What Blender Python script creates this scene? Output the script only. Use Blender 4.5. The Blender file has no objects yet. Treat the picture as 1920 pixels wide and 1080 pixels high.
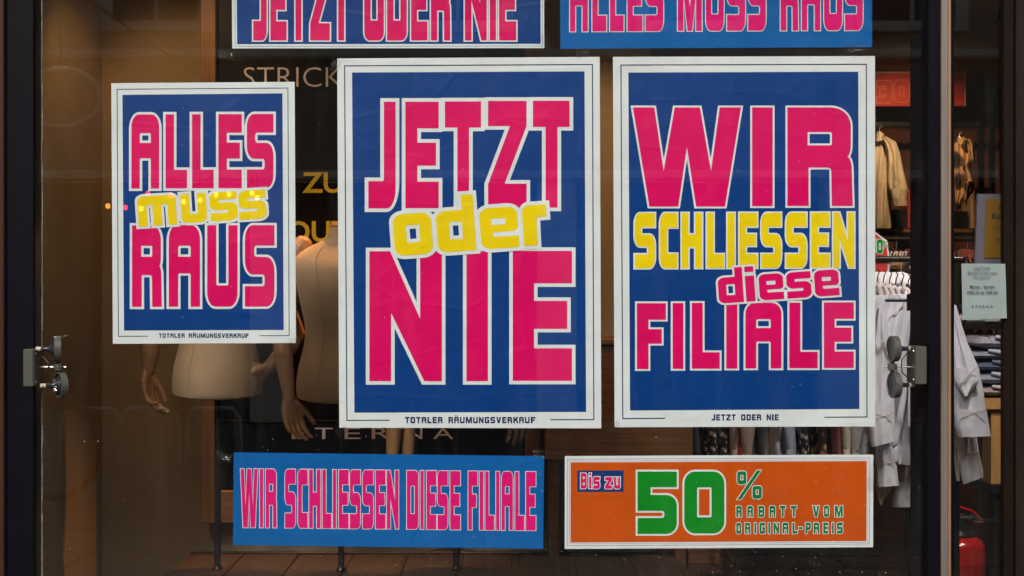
import bpy, math, random
from mathutils import Vector, Matrix, noise
from mathutils.geometry import delaunay_2d_cdt

random.seed(11)
scene = bpy.context.scene
col = scene.collection

# ------------------------------------------------------------------ camera, world, sun, exposure
D = 3.8            # camera to window glass
CZ = 1.5           # eye height
F = 2660.0         # focal length in photograph pixels
cam = bpy.data.cameras.new('camera')
cam.lens = 36.0 * F / 1920.0
cam.sensor_width = 36.0
cam.clip_start = 0.05
cam.clip_end = 500
camo = bpy.data.objects.new('camera', cam)
camo.location = (0, -D, CZ)
camo.rotation_euler = (math.radians(90), 0, 0)
col.objects.link(camo)
scene.camera = camo

SUN_EL, SUN_AZ = math.radians(40), math.radians(197.3)
w = bpy.data.worlds.new('World')
scene.world = w
w.use_nodes = True
nt = w.node_tree
nt.nodes.clear()
out = nt.nodes.new('ShaderNodeOutputWorld')
bg = nt.nodes.new('ShaderNodeBackground')
sky = nt.nodes.new('ShaderNodeTexSky')
sky.sky_type = 'NISHITA'
sky.sun_disc = False
sky.sun_elevation = SUN_EL
sky.sun_rotation = SUN_AZ
sky.air_density = 1.4
sky.dust_density = 4.0
bg.inputs['Strength'].default_value = 0.13
nt.links.new(sky.outputs[0], bg.inputs[0])
nt.links.new(bg.outputs[0], out.inputs[0])

sl = bpy.data.lights.new('sun', 'SUN')
sl.energy = 1.4
sl.angle = math.radians(14)
sl.color = (1.0, 0.98, 0.95)
so = bpy.data.objects.new('sun', sl)
so.rotation_euler = (math.radians(90) - SUN_EL, 0, math.radians(-18))
so.location = (0, -6, 12)
col.objects.link(so)

scene.view_settings.view_transform = 'Standard'
scene.view_settings.look = 'None'
scene.view_settings.gamma = 1
scene.view_settings.use_curve_mapping = False
scene.view_settings.exposure = 0.55
scene.render.engine = 'CYCLES'
scene.cycles.max_bounces = 10
scene.cycles.transparent_max_bounces = 16
scene.cycles.caustics_reflective = False
scene.cycles.caustics_refractive = False

# ------------------------------------------------------------------ helpers
def P(px, py, d=0.0):
    k = (D + d) / F
    return Vector(((px - 960) * k, d, CZ - (py - 540) * k))

def srgb(r, g, b):
    f = lambda c: (c / 255 / 12.92) if c / 255 <= 0.04045 else ((c / 255 + 0.055) / 1.055) ** 2.4
    return (f(r), f(g), f(b))

MATS = {}
def mat(name, color, rough=0.6, metal=0.0, spec=0.5, var=0.0, scale=20.0, bump=0.0, bscale=60.0,
        stretch=(1, 1, 1), emit=None, estr=0, coat=0.0, dark=None, sheen=0.0, detail=4.0):
    m = bpy.data.materials.new(name)
    m.use_nodes = True
    n = m.node_tree
    b = n.nodes['Principled BSDF']
    b.inputs['Base Color'].default_value = (*color, 1)
    b.inputs['Roughness'].default_value = rough
    b.inputs['Metallic'].default_value = metal
    b.inputs['Specular IOR Level'].default_value = spec
    if coat:
        b.inputs['Coat Weight'].default_value = coat
        b.inputs['Coat Roughness'].default_value = 0.12
    if sheen:
        b.inputs['Sheen Weight'].default_value = sheen
    if emit:
        b.inputs['Emission Color'].default_value = (*emit, 1)
        b.inputs['Emission Strength'].default_value = estr
    if var or bump:
        tc = n.nodes.new('ShaderNodeTexCoord')
        mp = n.nodes.new('ShaderNodeMapping')
        mp.inputs['Scale'].default_value = stretch
        n.links.new(tc.outputs['Object'], mp.inputs['Vector'])
    if var:
        t = n.nodes.new('ShaderNodeTexNoise')
        t.inputs['Scale'].default_value = scale
        t.inputs['Detail'].default_value = detail
        t.inputs['Roughness'].default_value = 0.6
        n.links.new(mp.outputs[0], t.inputs['Vector'])
        r = n.nodes.new('ShaderNodeValToRGB')
        c2 = dark if dark else tuple(c * (1 - var) for c in color)
        r.color_ramp.elements[0].position = 0.3
        r.color_ramp.elements[0].color = (*c2, 1)
        r.color_ramp.elements[1].position = 0.7
        r.color_ramp.elements[1].color = (*color, 1)
        n.links.new(t.outputs['Fac'], r.inputs[0])
        n.links.new(r.outputs[0], b.inputs['Base Color'])
    if bump:
        t2 = n.nodes.new('ShaderNodeTexNoise')
        t2.inputs['Scale'].default_value = bscale
        t2.inputs['Detail'].default_value = 3
        n.links.new(mp.outputs[0], t2.inputs['Vector'])
        bp = n.nodes.new('ShaderNodeBump')
        bp.inputs['Strength'].default_value = bump
        bp.inputs['Distance'].default_value = 0.01
        n.links.new(t2.outputs['Fac'], bp.inputs['Height'])
        n.links.new(bp.outputs[0], b.inputs['Normal'])
    MATS[name] = m
    return m

def glass_mat(name, tint, ior=1.52, rough=0.0):
    m = bpy.data.materials.new(name)
    m.use_nodes = True
    n = m.node_tree
    n.nodes.clear()
    o = n.nodes.new('ShaderNodeOutputMaterial')
    mx = n.nodes.new('ShaderNodeMixShader')
    tr = n.nodes.new('ShaderNodeBsdfTransparent')
    tr.inputs[0].default_value = (*tint, 1)
    gl = n.nodes.new('ShaderNodeBsdfGlossy')
    gl.inputs['Roughness'].default_value = rough
    fr = n.nodes.new('ShaderNodeFresnel')
    ge = n.nodes.new('ShaderNodeNewGeometry')
    mr = n.nodes.new('ShaderNodeMapRange')
    mr.inputs['To Min'].default_value = ior
    mr.inputs['To Max'].default_value = 1.0 / ior
    n.links.new(ge.outputs['Backfacing'], mr.inputs['Value'])
    n.links.new(mr.outputs[0], fr.inputs['IOR'])
    n.links.new(fr.outputs[0], mx.inputs[0])
    n.links.new(tr.outputs[0], mx.inputs[1])
    n.links.new(gl.outputs[0], mx.inputs[2])
    n.links.new(mx.outputs[0], o.inputs[0])
    return m

def fabric_mat(name, color, weave=900.0, rough=0.85, strength=0.25, var=0.12):
    """woven cloth: crossed wave bumps plus soft tone variation"""
    m = mat(name, color, rough=rough, spec=0.2, var=var, scale=9, sheen=0.2)
    n = m.node_tree
    b = n.nodes['Principled BSDF']
    tc = n.nodes.new('ShaderNodeTexCoord')
    t = n.nodes.new('ShaderNodeTexNoise')
    t.inputs['Scale'].default_value = weave * 0.3
    mp = n.nodes.new('ShaderNodeMapping')
    mp.inputs['Scale'].default_value = (1, 1, 0.25)
    n.links.new(tc.outputs['Object'], mp.inputs[0])
    n.links.new(mp.outputs[0], t.inputs['Vector'])
    bp = n.nodes.new('ShaderNodeBump')
    bp.inputs['Strength'].default_value = strength
    bp.inputs['Distance'].default_value = 0.002
    n.links.new(t.outputs['Fac'], bp.inputs['Height'])
    n.links.new(bp.outputs[0], b.inputs['Normal'])
    return m

def print_mat(name, color, var=0.06, crease=True):
    """ink on paper: slightly glossy, faint mottling and soft waves of the sheet"""
    m = mat(name, color, rough=0.38, spec=0.22, var=var + .05, scale=5, bump=0.35, bscale=4.5, detail=9)
    # long soft creases where the sheet was rolled and smoothed onto the glass
    n = m.node_tree
    bp = next(x for x in n.nodes if x.bl_idname == 'ShaderNodeBump')
    bp.inputs['Distance'].default_value = 0.03
    tc = next(x for x in n.nodes if x.bl_idname == 'ShaderNodeTexCoord')
    mp = n.nodes.new('ShaderNodeMapping')
    mp.inputs['Scale'].default_value = (1.6, 1, 2.9)
    mp.inputs['Rotation'].default_value = (0, .5, 0)
    v = n.nodes.new('ShaderNodeTexVoronoi')
    v.feature = 'DISTANCE_TO_EDGE'
    v.inputs['Scale'].default_value = 2.3
    mr = n.nodes.new('ShaderNodeMapRange')
    mr.inputs['From Max'].default_value = 0.05
    mr.inputs['To Min'].default_value = 0.10
    mr.inputs['To Max'].default_value = 0.0
    b2 = n.nodes.new('ShaderNodeBump')
    b2.inputs['Strength'].default_value = 0.13
    b2.inputs['Distance'].default_value = 0.03
    n.links.new(tc.outputs['Object'], mp.inputs[0])
    n.links.new(mp.outputs[0], v.inputs['Vector'])
    n.links.new(v.outputs['Distance'], mr.inputs['Value'])
    n.links.new(mr.outputs[0], b2.inputs['Height'])
    n.links.new(bp.outputs[0], b2.inputs['Normal'])
    n.links.new(b2.outputs[0], n.nodes['Principled BSDF'].inputs['Normal'])
    return m

def pattern_mat(name, c1, c2, c3, scale=30):
    m = bpy.data.materials.new(name)
    m.use_nodes = True
    n = m.node_tree
    b = n.nodes['Principled BSDF']
    b.inputs['Roughness'].default_value = 0.8
    tc = n.nodes.new('ShaderNodeTexCoord')
    v = n.nodes.new('ShaderNodeTexVoronoi')
    v.inputs['Scale'].default_value = scale
    nz = n.nodes.new('ShaderNodeTexNoise')
    nz.inputs['Scale'].default_value = scale * 0.6
    r = n.nodes.new('ShaderNodeValToRGB')
    r.color_ramp.interpolation = 'CONSTANT'
    r.color_ramp.elements[0].color = (*c2, 1)
    r.color_ramp.elements[1].position = 0.42
    r.color_ramp.elements[1].color = (*c1, 1)
    e = r.color_ramp.elements.new(0.28)
    e.color = (*c3, 1)
    ad = n.nodes.new('ShaderNodeMath')
    ad.operation = 'MULTIPLY'
    n.links.new(tc.outputs['Object'], v.inputs['Vector'])
    n.links.new(tc.outputs['Object'], nz.inputs['Vector'])
    n.links.new(v.outputs['Distance'], ad.inputs[0])
    n.links.new(nz.outputs['Fac'], ad.inputs[1])
    mu = n.nodes.new('ShaderNodeMath')
    mu.operation = 'MULTIPLY'
    mu.inputs[1].default_value = 2.2
    n.links.new(ad.outputs[0], mu.inputs[0])
    n.links.new(mu.outputs[0], r.inputs[0])
    n.links.new(r.outputs[0], b.inputs['Base Color'])
    return m

def wood_mat(name, c1, c2, axis='z', rough=0.5, scale=5):
    st = {'z': (14, 14, 0.7), 'x': (0.7, 14, 14), 'y': (14, 0.7, 14)}[axis]
    return mat(name, c1, rough=rough, var=0.4, dark=c2, scale=scale, stretch=st, bump=0.15, bscale=scale * 3, detail=8)

class MB:
    def __init__(self):
        self.v, self.f, self.m = [], [], []
    def add(self, vs, fs, mi=0):
        o = len(self.v)
        self.v += [tuple(x) for x in vs]
        self.f += [tuple(i + o for i in f) for f in fs]
        self.m += [mi] * len(fs)
        return self
    def box(self, a, b, mi=0, bev=0.0):
        x0, x1 = sorted((a[0], b[0])); y0, y1 = sorted((a[1], b[1])); z0, z1 = sorted((a[2], b[2]))
        if bev <= 0:
            vs = [(x0,y0,z0),(x1,y0,z0),(x1,y1,z0),(x0,y1,z0),(x0,y0,z1),(x1,y0,z1),(x1,y1,z1),(x0,y1,z1)]
            fs = [(0,3,2,1),(4,5,6,7),(0,1,5,4),(1,2,6,5),(2,3,7,6),(3,0,4,7)]
            return self.add(vs, fs, mi)
        c = min(bev, (x1-x0)*.45, (y1-y0)*.45, (z1-z0)*.45)
        vs, idx = [], {}
        for sx in (0,1):
            for sy in (0,1):
                for sz in (0,1):
                    X = (x0, x1)[sx]; Y = (y0, y1)[sy]; Z = (z0, z1)[sz]
                    dx = c if sx == 0 else -c; dy = c if sy == 0 else -c; dz = c if sz == 0 else -c
                    idx[(sx,sy,sz,'x')] = len(vs); vs.append((X, Y+dy, Z+dz))
                    idx[(sx,sy,sz,'y')] = len(vs); vs.append((X+dx, Y, Z+dz))
                    idx[(sx,sy,sz,'z')] = len(vs); vs.append((X+dx, Y+dy, Z))
        I = lambda a,b_,c_,k: idx[(a,b_,c_,k)]
        fs = []
        for s in (0,1):
            fs.append([I(s,0,0,'x'),I(s,1,0,'x'),I(s,1,1,'x'),I(s,0,1,'x')][::(1 if s else -1)])
            fs.append([I(0,s,0,'y'),I(0,s,1,'y'),I(1,s,1,'y'),I(1,s,0,'y')][::(1 if s else -1)])
            fs.append([I(0,0,s,'z'),I(1,0,s,'z'),I(1,1,s,'z'),I(0,1,s,'z')][::(1 if s else -1)])
        for a1 in (0,1):
            for b1 in (0,1):
                fs.append([I(a1,b1,0,'x'),I(a1,b1,1,'x'),I(a1,b1,1,'y'),I(a1,b1,0,'y')])
                fs.append([I(a1,0,b1,'x'),I(a1,1,b1,'x'),I(a1,1,b1,'z'),I(a1,0,b1,'z')])
                fs.append([I(0,a1,b1,'y'),I(1,a1,b1,'y'),I(1,a1,b1,'z'),I(0,a1,b1,'z')])
                for c1 in (0,1):
                    fs.append([I(a1,b1,c1,'x'),I(a1,b1,c1,'y'),I(a1,b1,c1,'z')])
        return self.add(vs, fs, mi)
    def tube(self, pts, radii, n=12, mi=0, caps=True, flat=None):
        """swept tube through pts; flat = (vector, factor) squashes along a direction"""
        pts = [Vector(p) for p in pts]
        if not hasattr(radii, '__len__'):
            radii = [radii] * len(pts)
        rings = []
        up = None
        for i, p in enumerate(pts):
            t = (pts[min(i+1, len(pts)-1)] - pts[max(i-1, 0)]).normalized()
            if up is None:
                up = Vector((0, 0, 1)) if abs(t.z) < 0.9 else Vector((0, 1, 0))
            a = t.cross(up)
            if a.length < 1e-5:
                a = t.cross(Vector((1, 0, 0)))
            a.normalize()
            b = a.cross(t).normalized()
            up = b
            ring = []
            for k in range(n):
                q = math.tau * k / n
                o = (a * math.cos(q) + b * math.sin(q)) * radii[i]
                if flat:
                    fv = Vector(flat[0]).normalized()
                    o = o - fv * (o.dot(fv)) * (1 - flat[1])
                ring.append(p + o)
            rings.append(ring)
        vs = [v for r in rings for v in r]
        fs = []
        for i in range(len(rings) - 1):
            for k in range(n):
                k2 = (k + 1) % n
                fs.append((i*n+k, i*n+k2, (i+1)*n+k2, (i+1)*n+k))
        if caps:
            fs.append(tuple(range(n))[::-1])
            fs.append(tuple(range((len(rings)-1)*n, len(rings)*n)))
        return self.add(vs, fs, mi)
    def capsule(self, pts, radii, n=10, mi=0):
        """tube with rounded ends"""
        pts = [Vector(p) for p in pts]
        a, b = pts[0], pts[-1]
        da = (pts[0] - pts[1]).normalized(); db = (pts[-1] - pts[-2]).normalized()
        P2 = [a + da * radii[0] * .95, a + da * radii[0] * .7] + pts + [b + db * radii[-1] * .7, b + db * radii[-1] * .95]
        R2 = [radii[0] * .25, radii[0] * .7] + list(radii) + [radii[-1] * .7, radii[-1] * .25]
        return self.tube(P2, R2, n, mi)
    def lathe(self, prof, center=(0,0,0), axis='z', n=24, mi=0, rx=1, ry=1):
        """prof: list of (r, h)"""
        c = Vector(center)
        vs, fs = [], []
        for r, h in prof:
            for k in range(n):
                q = math.tau * k / n
                u, v_ = r * math.cos(q) * rx, r * math.sin(q) * ry
                if axis == 'z': vs.append(c + Vector((u, v_, h)))
                elif axis == 'x': vs.append(c + Vector((h, u, v_)))
                else: vs.append(c + Vector((u, h, -v_)))
        for i in range(len(prof) - 1):
            for k in range(n):
                k2 = (k + 1) % n
                fs.append((i*n+k, i*n+k2, (i+1)*n+k2, (i+1)*n+k))
        fs.append(tuple(range(n))[::-1])
        fs.append(tuple(range((len(prof)-1)*n, len(prof)*n)))
        return self.add(vs, fs, mi)
    def grid(self, fn, nu, nv, mi=0):
        vs = [fn(i / nu, j / nv) for j in range(nv + 1) for i in range(nu + 1)]
        fs = [(j*(nu+1)+i, j*(nu+1)+i+1, (j+1)*(nu+1)+i+1, (j+1)*(nu+1)+i) for j in range(nv) for i in range(nu)]
        return self.add(vs, fs, mi)
    def quad(self, a, b, c, d, mi=0):
        return self.add([a, b, c, d], [(0, 1, 2, 3)], mi)
    def mesh(self, name, mats, smooth=False):
        me = bpy.data.meshes.new(name)
        me.from_pydata(self.v, [], self.f)
        if not isinstance(mats, (list, tuple)):
            mats = [mats]
        for m in mats:
            me.materials.append(m)
        me.polygons.foreach_set('material_index', self.m)
        if smooth:
            me.polygons.foreach_set('use_smooth', [True] * len(me.polygons))
            me.update()
            try:
                me.set_sharp_from_angle(angle=math.radians(40))
            except Exception:
                pass
        me.update()
        return me
    def build(self, name, mats, parent=None, smooth=False, label=None, kind=None):
        me = self.mesh(name, mats, smooth)
        return link(name, me, parent, label, kind)

def link(name, me, parent=None, label=None, kind=None):
    o = bpy.data.objects.new(name, me)
    col.objects.link(o)
    if parent is not None:
        o.parent = parent
        mw = world_of(parent)
        o.matrix_parent_inverse = mw.inverted()
    if label:
        o['label'] = label
    if kind:
        o['kind'] = kind
    return o

def world_of(o):
    loc = Matrix.Translation(o.location) @ o.rotation_euler.to_matrix().to_4x4() @ Matrix.Diagonal((*o.scale, 1))
    if o.parent is not None:
        return world_of(o.parent) @ o.matrix_parent_inverse @ loc
    return loc

def thing(name, label, cat, loc=(0, 0, 0), rz=0, group=None):
    o = bpy.data.objects.new(name, None)
    o.empty_display_size = 0.05
    col.objects.link(o)
    o.location = loc
    o.rotation_euler = (0, 0, rz)
    o['label'] = label
    o['category'] = cat
    if group:
        o['group'] = group
    return o

def tag(o, label, cat, group=None):
    o['label'] = label
    o['category'] = cat
    if group:
        o['group'] = group
    return o

def struct(name, mb, m, smooth=False):
    return mb.build(name, m, kind='structure', smooth=smooth)

def local_part(name, mb, m, root, smooth=False, label=None):
    """part whose mesh is written in the thing's own coordinates"""
    me = mb.mesh(name, m, smooth)
    o = bpy.data.objects.new(name, me)
    col.objects.link(o)
    o.parent = root
    if label:
        o['label'] = label
    return o

def copy_tree(o, parent=None):
    c = o.copy()
    col.objects.link(c)
    if parent is not None:
        c.parent = parent
        c.matrix_parent_inverse = o.matrix_parent_inverse
    for ch in list(o.children):
        copy_tree(ch, c)
    return c

# ------------------------------------------------------------------ materials
PINK = print_mat('poster_pink_ink', srgb(222, 0, 100))
PINK2 = print_mat('poster_pink_ink_banner', srgb(226, 12, 120))
BLUE = print_mat('poster_blue_ink', srgb(0, 60, 132))
BLUE2 = print_mat('banner_blue_ink', srgb(0, 96, 172))
YELL = print_mat('poster_yellow_ink', srgb(240, 212, 0))
PAPER = print_mat('poster_paper', srgb(222, 229, 233), var=0.05)
NAVY = print_mat('poster_navy_ink', srgb(14, 34, 84))
GREEN = print_mat('poster_green_ink', srgb(0, 138, 30))
GREEN2 = print_mat('poster_dark_green_ink', srgb(0, 122, 60))
ORANGE = print_mat('poster_orange_ink', srgb(204, 82, 0), var=0.1)
MAUVE = print_mat('poster_mauve_line', srgb(150, 110, 150))
BOXBLUE = print_mat('poster_dark_blue_ink', srgb(16, 56, 120))
GLASS = glass_mat('window_glass', (0.985, 0.992, 0.985))
def add_grime(m, amount):
    """streaky dust film and faint smears on the pane"""
    n = m.node_tree
    out_ = next(x for x in n.nodes if x.bl_idname == 'ShaderNodeOutputMaterial')
    src = out_.inputs[0].links[0].from_socket
    tc = n.nodes.new('ShaderNodeTexCoord')
    mp = n.nodes.new('ShaderNodeMapping')
    mp.inputs['Scale'].default_value = (9, 9, 1.1)
    mp.inputs['Rotation'].default_value = (0, .25, 0)
    t = n.nodes.new('ShaderNodeTexNoise')
    t.inputs['Scale'].default_value = 2.2
    t.inputs['Detail'].default_value = 9
    t.inputs['Roughness'].default_value = .7
    mr = n.nodes.new('ShaderNodeMapRange')
    mr.inputs['From Min'].default_value = .50
    mr.inputs['From Max'].default_value = .78
    mr.inputs['To Max'].default_value = amount
    d = n.nodes.new('ShaderNodeBsdfDiffuse')
    d.inputs[0].default_value = (.7, .7, .68, 1)
    mx = n.nodes.new('ShaderNodeMixShader')
    n.links.new(tc.outputs['Object'], mp.inputs[0])
    n.links.new(mp.outputs[0], t.inputs['Vector'])
    n.links.new(t.outputs['Fac'], mr.inputs['Value'])
    n.links.new(mr.outputs[0], mx.inputs[0])
    n.links.new(src, mx.inputs[1])
    n.links.new(d.outputs[0], mx.inputs[2])
    n.links.new(mx.outputs[0], out_.inputs[0])
add_grime(GLASS, .009)
GLASS2 = glass_mat('far_window_glass', (0.5, 0.55, 0.6))
FRAME = mat('black_frame_paint', (0.004, 0.004, 0.008), rough=0.5, spec=0.1, var=0.3, scale=12, bump=0.04)
FRAMEB = mat('dark_bronze_frame', (0.012, 0.007, 0.005), rough=0.5, spec=0.12, var=0.3, scale=8)
METAL = mat('brushed_aluminium_strip', (0.34, 0.29, 0.27), rough=0.42, metal=0.6, var=0.25, scale=6, stretch=(20, 20, .6))
METALW = mat('warm_strip_edge', (0.42, 0.27, 0.18), rough=0.4, metal=0.5, var=0.2, scale=8)
SEAL = mat('glass_edge_seal', (0.34, 0.35, 0.30), rough=0.35, var=0.6, scale=30, stretch=(1, 1, 3))
WALL = mat('beige_wall_paint', (0.38, 0.28, 0.16), rough=0.85, var=0.3, scale=2.2, bump=0.08, bscale=120)
WALLD = mat('brown_shop_wall', (0.22, 0.075, 0.035), rough=0.8, var=0.3, scale=5)
CEIL = mat('shop_ceiling', (0.25, 0.22, 0.18), rough=0.9)
FLOORW = wood_mat('shop_floor_wood', (0.17, 0.10, 0.055), (0.09, 0.05, 0.03), 'y')
PLANK = wood_mat('platform_wood', (0.075, 0.042, 0.025), (0.035, 0.019, 0.011), 'y')
OAK = wood_mat('oak_frame', (0.30, 0.14, 0.045), (0.18, 0.08, 0.025), 'z')
OAKX = wood_mat('oak_rail', (0.30, 0.14, 0.045), (0.18, 0.08, 0.025), 'x')
WALNUT = wood_mat('brown_cabinet_wood', (0.30, 0.13, 0.045), (0.17, 0.07, 0.026), 'x')
BOARD = mat('dark_board', (0.006, 0.0045, 0.006), rough=0.4, spec=0.12, var=0.4, scale=3)
BTXT = mat('board_lavender_lettering', (0.75, 0.72, 0.88), rough=0.5)
BYEL = mat('board_yellow_lettering', (0.80, 0.70, 0.03), rough=0.5)
LINEN = fabric_mat('linen_torso_cloth', (0.43, 0.29, 0.18))
SEAMM = mat('torso_seam_thread', (0.20, 0.14, 0.10), rough=0.9)
WOODARM = mat('polished_wooden_arm', (0.42, 0.22, 0.10), rough=0.38, var=0.25, scale=7, stretch=(6, 6, 0.8))
POLE = mat('black_pole_metal', (0.02, 0.018, 0.018), rough=0.35, metal=0.6)
LAMPG = mat('grey_lamp_housing', (0.075, 0.078, 0.062), rough=0.45, coat=.2, var=0.15, scale=15)
LAMPK = mat('lamp_cheek_plate', (0.06, 0.055, 0.05), rough=0.5)
LAMPD = mat('black_lamp_bowl', (0.02, 0.022, 0.03), rough=0.3)
LAMPW = mat('ivory_terminal', (0.55, 0.52, 0.38), rough=0.5)
CHROME = mat('lamp_reflector', (0.7, 0.7, 0.75), rough=0.12, metal=1.0)
WSHIRT = fabric_mat('white_shirt_cotton', (0.76, 0.75, 0.82), var=0.06, strength=0.15)
CSHIRT = fabric_mat('cream_shirt_cotton', (0.62, 0.55, 0.42), var=0.08, strength=0.15)
BSHIRT = fabric_mat('beige_shirt_cotton', (0.45, 0.34, 0.27), var=0.1)
LSHIRT = fabric_mat('pale_blue_shirt_cotton', (0.36, 0.40, 0.52), var=0.1)
RSHIRT = fabric_mat('dark_red_knit', (0.25, 0.02, 0.03), var=0.2)
DSHIRT = fabric_mat('charcoal_knit', (0.02, 0.02, 0.03), var=0.2)
PAT1 = pattern_mat('black_floral_print', (0.012, 0.012, 0.018), (0.55, 0.48, 0.42), (0.2, 0.17, 0.15), 42)
PAT2 = pattern_mat('ochre_floral_print', (0.03, 0.02, 0.015), (0.6, 0.42, 0.15), (0.35, 0.12, 0.05), 26)
PATB = pattern_mat('blouse_cloud_print', (0.55, 0.35, 0.16), (0.03, 0.02, 0.02), (0.10, 0.06, 0.04), 9)
FOLD = [pattern_mat('folded_shirt_print', (0.34, 0.36, 0.48), (0.7, 0.66, 0.72), (0.5, 0.52, 0.66), 90),
        fabric_mat('folded_navy_shirt', (0.12, 0.17, 0.30)), fabric_mat('folded_blue_shirt', (0.40, 0.46, 0.62)),
        fabric_mat('folded_grey_shirt', (0.52, 0.47, 0.50))]
PLASTIC = glass_mat('clear_plastic_wrap', (0.96, 0.96, 0.97), 1.9, 0.10)
TAPE = glass_mat('clear_adhesive_tape', (0.95, 0.95, 0.94), 1.55, 0.08)
RED = mat('red_extinguisher_paint', (0.36, 0.006, 0.006), rough=0.22, coat=0.6, spec=0.6)
REDS = mat('red_sign_card', (0.58, 0.04, 0.022), rough=0.6, var=0.2, scale=8)
CREAMS = mat('cream_sign_edge', (0.6, 0.42, 0.22), rough=0.6)
BLACKP = mat('black_plastic', (0.012, 0.012, 0.013), rough=0.3)
HANGW = mat('white_plastic_hanger', (0.65, 0.58, 0.55), rough=0.4)
HANGWOOD = mat('brown_wood_hanger', (0.25, 0.10, 0.05), rough=0.4)
YTAPE = mat('yellow_banner_fabric', (0.50, 0.36, 0.02), rough=0.6)
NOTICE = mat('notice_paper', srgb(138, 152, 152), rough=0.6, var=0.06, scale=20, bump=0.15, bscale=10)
NOTTX = mat('notice_ink', (0.03, 0.035, 0.05), rough=0.6)
OCHRE = mat('ochre_notice_paper', (0.30, 0.15, 0.012), rough=0.5)
GREYF = mat('grey_display_frame', (0.20, 0.19, 0.24), rough=0.4)
BEECH = wood_mat('beech_table', (0.48, 0.28, 0.10), (0.34, 0.19, 0.06), 'z')
STUCCO = mat('cream_stucco', (0.42, 0.36, 0.27), rough=0.9, var=0.15, scale=1.2, bump=0.1, bscale=40)
STONE = mat('pale_stone_trim', (0.88, 0.82, 0.70), rough=0.8, var=0.12, scale=3)
SHOPD = mat('dark_shopfront', (0.05, 0.045, 0.045), rough=0.4, var=0.3, scale=1.5)
ROOMD = mat('dark_room', (0.06, 0.065, 0.07), rough=0.7)
PAVE = mat('paving_stone', (0.17, 0.155, 0.13), rough=0.8, var=0.35, scale=2.5, bump=0.2, bscale=30)
GROUT = mat('paving_joint', (0.07, 0.065, 0.06), rough=0.95)
STEEL = mat('galvanised_steel', (0.45, 0.46, 0.47), rough=0.35, metal=0.8)
RUBBER = mat('tyre_rubber', (0.015, 0.015, 0.015), rough=0.7)
BIKEP = mat('bicycle_green_paint', (0.02, 0.05, 0.04), rough=0.3, coat=0.5)
BULBO = mat('warm_bulb', (1, .5, .15), emit=(1.0, 0.34, 0.05), estr=13)
BULBR = mat('red_bulb', (1, .1, .1), emit=(1.0, 0.05, 0.05), estr=12)
BULBS = mat('spot_bulb', (1, .8, .6), emit=(1.0, 0.72, 0.42), estr=12)
SPECK = mat('dust_speck', (0.8, 0.8, 0.8), rough=0.9)

# ------------------------------------------------------------------ building shell (setting)
# street side
struct('ground', MB().box((-40, -30, -0.2), (40, -0.45, -0.03)), GROUT)
pv = MB()
yy = -0.6
row = 0
while yy > -11.6:
    xx = -9 + (0.3 if row % 2 else 0)
    while xx < 9:
        wd = 0.6
        pv.box((xx + .006, yy - .394, -0.03), (xx + wd - .006, yy - .006, random.uniform(-0.004, 0.003)), bev=0.006)
        xx += wd
    yy -= 0.4
    row += 1
o = pv.build('pavement', PAVE, kind='structure')

# our shop: outer wall around the window, interior shell
struct('floor', MB().box((-1.9, 0.15, -0.1), (3.6, 7.0, 0.0)), FLOORW)
struct('ceiling', MB().box((-1.9, 0.15, 2.9), (3.6, 7.0, 3.0)), CEIL)
struct('wall_front_above', MB().box((-6, -0.25, 2.55), (6, 0.15, 9.0)), STUCCO)
struct('wall_front_left', MB().box((-6, -0.25, -0.2), (-1.52, 0.15, 2.55)), STUCCO)
struct('wall_front_right', MB().box((1.56, -0.25, -0.2), (6, 0.15, 2.55)), STUCCO)
struct('plinth_below_window', MB().box((-1.52, -0.1, -0.2), (1.1, 0.15, 0.42)), STONE)
struct('wall_bay_left', MB().box((-1.53, 0.15, 0), (-1.43, 1.15, 2.9)), WALL)
struct('wall_bay_back', MB().box((-1.53, 1.15, 0), (0.484, 1.25, 2.9)), WALL)
struct('wall_bay_return', MB().box((0.40, 1.25, 0), (0.484, 6.9, 2.9)), WALLD)
struct('wall_shop_back', MB().box((0.3, 6.2, 0), (3.6, 6.3, 2.9)), WALLD)
struct('wall_shop_right', MB().box((3.5, 0.15, 0), (3.6, 6.2, 2.9)), WALLD)

# ------------------------------------------------------------------ shop window with its frame
win = thing('shop_window', 'large dark framed shop window pane carrying the sale posters', 'window', (0, 0, 0.42))
MB().box((-1.40, 0.0, 0.42), (P(1766, 0).x - .002, 0.008, 2.55)).build('pane', GLASS, win)
MB().box((-1.52, -0.035, 0.42), (P(7, 0, -.035).x, 0.0, 2.55), bev=.003).build('frame_strip', mat('reddish_bronze_strip', (0.05, 0.022, 0.016), rough=.5, spec=.2), win, label='reddish bronze edge strip at the far left')
MB().box((P(8.5, 0, -.02).x, -0.02, 0.42), (P(63, 0, -.02).x, -.001, 2.55), bev=.002).build('frame_face', FRAME, win, label='black left frame face')
MB().box((-1.47, 0.10, 0.42), (P(64, 0, .10).x, 0.12, 2.55), bev=.004).build('frame_post', FRAME, win, label='black left frame post')
MB().box((P(66, 0, .10).x, 0.012, 0.42), (P(77.5, 0, .10).x, 0.10, 2.55)).build('edge_seal', mat('dark_teal_seal', (0.035, 0.045, 0.045), rough=.3), win)
mb = MB()
zz = 0.43
while zz < 2.5:
    h = random.uniform(.02, .09)
    x0 = P(78.5, 0, .012).x + random.uniform(-.0006, .0006)
    mb.box((x0, 0.0095, zz), (x0 + random.uniform(.0015, .0032), .013, zz + h))
    zz += h + random.uniform(.0, .004)
mb.build('sealant_line', SEAL, win, label='whitish ragged sealant line along the left edge')
MB().box((P(1717, 0, .2).x, 0.16, 0.42), (P(1741, 0, .2).x, 0.26, 2.55), bev=.004).build('frame_post', FRAMEB, win, label='dark inner right post')
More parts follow.
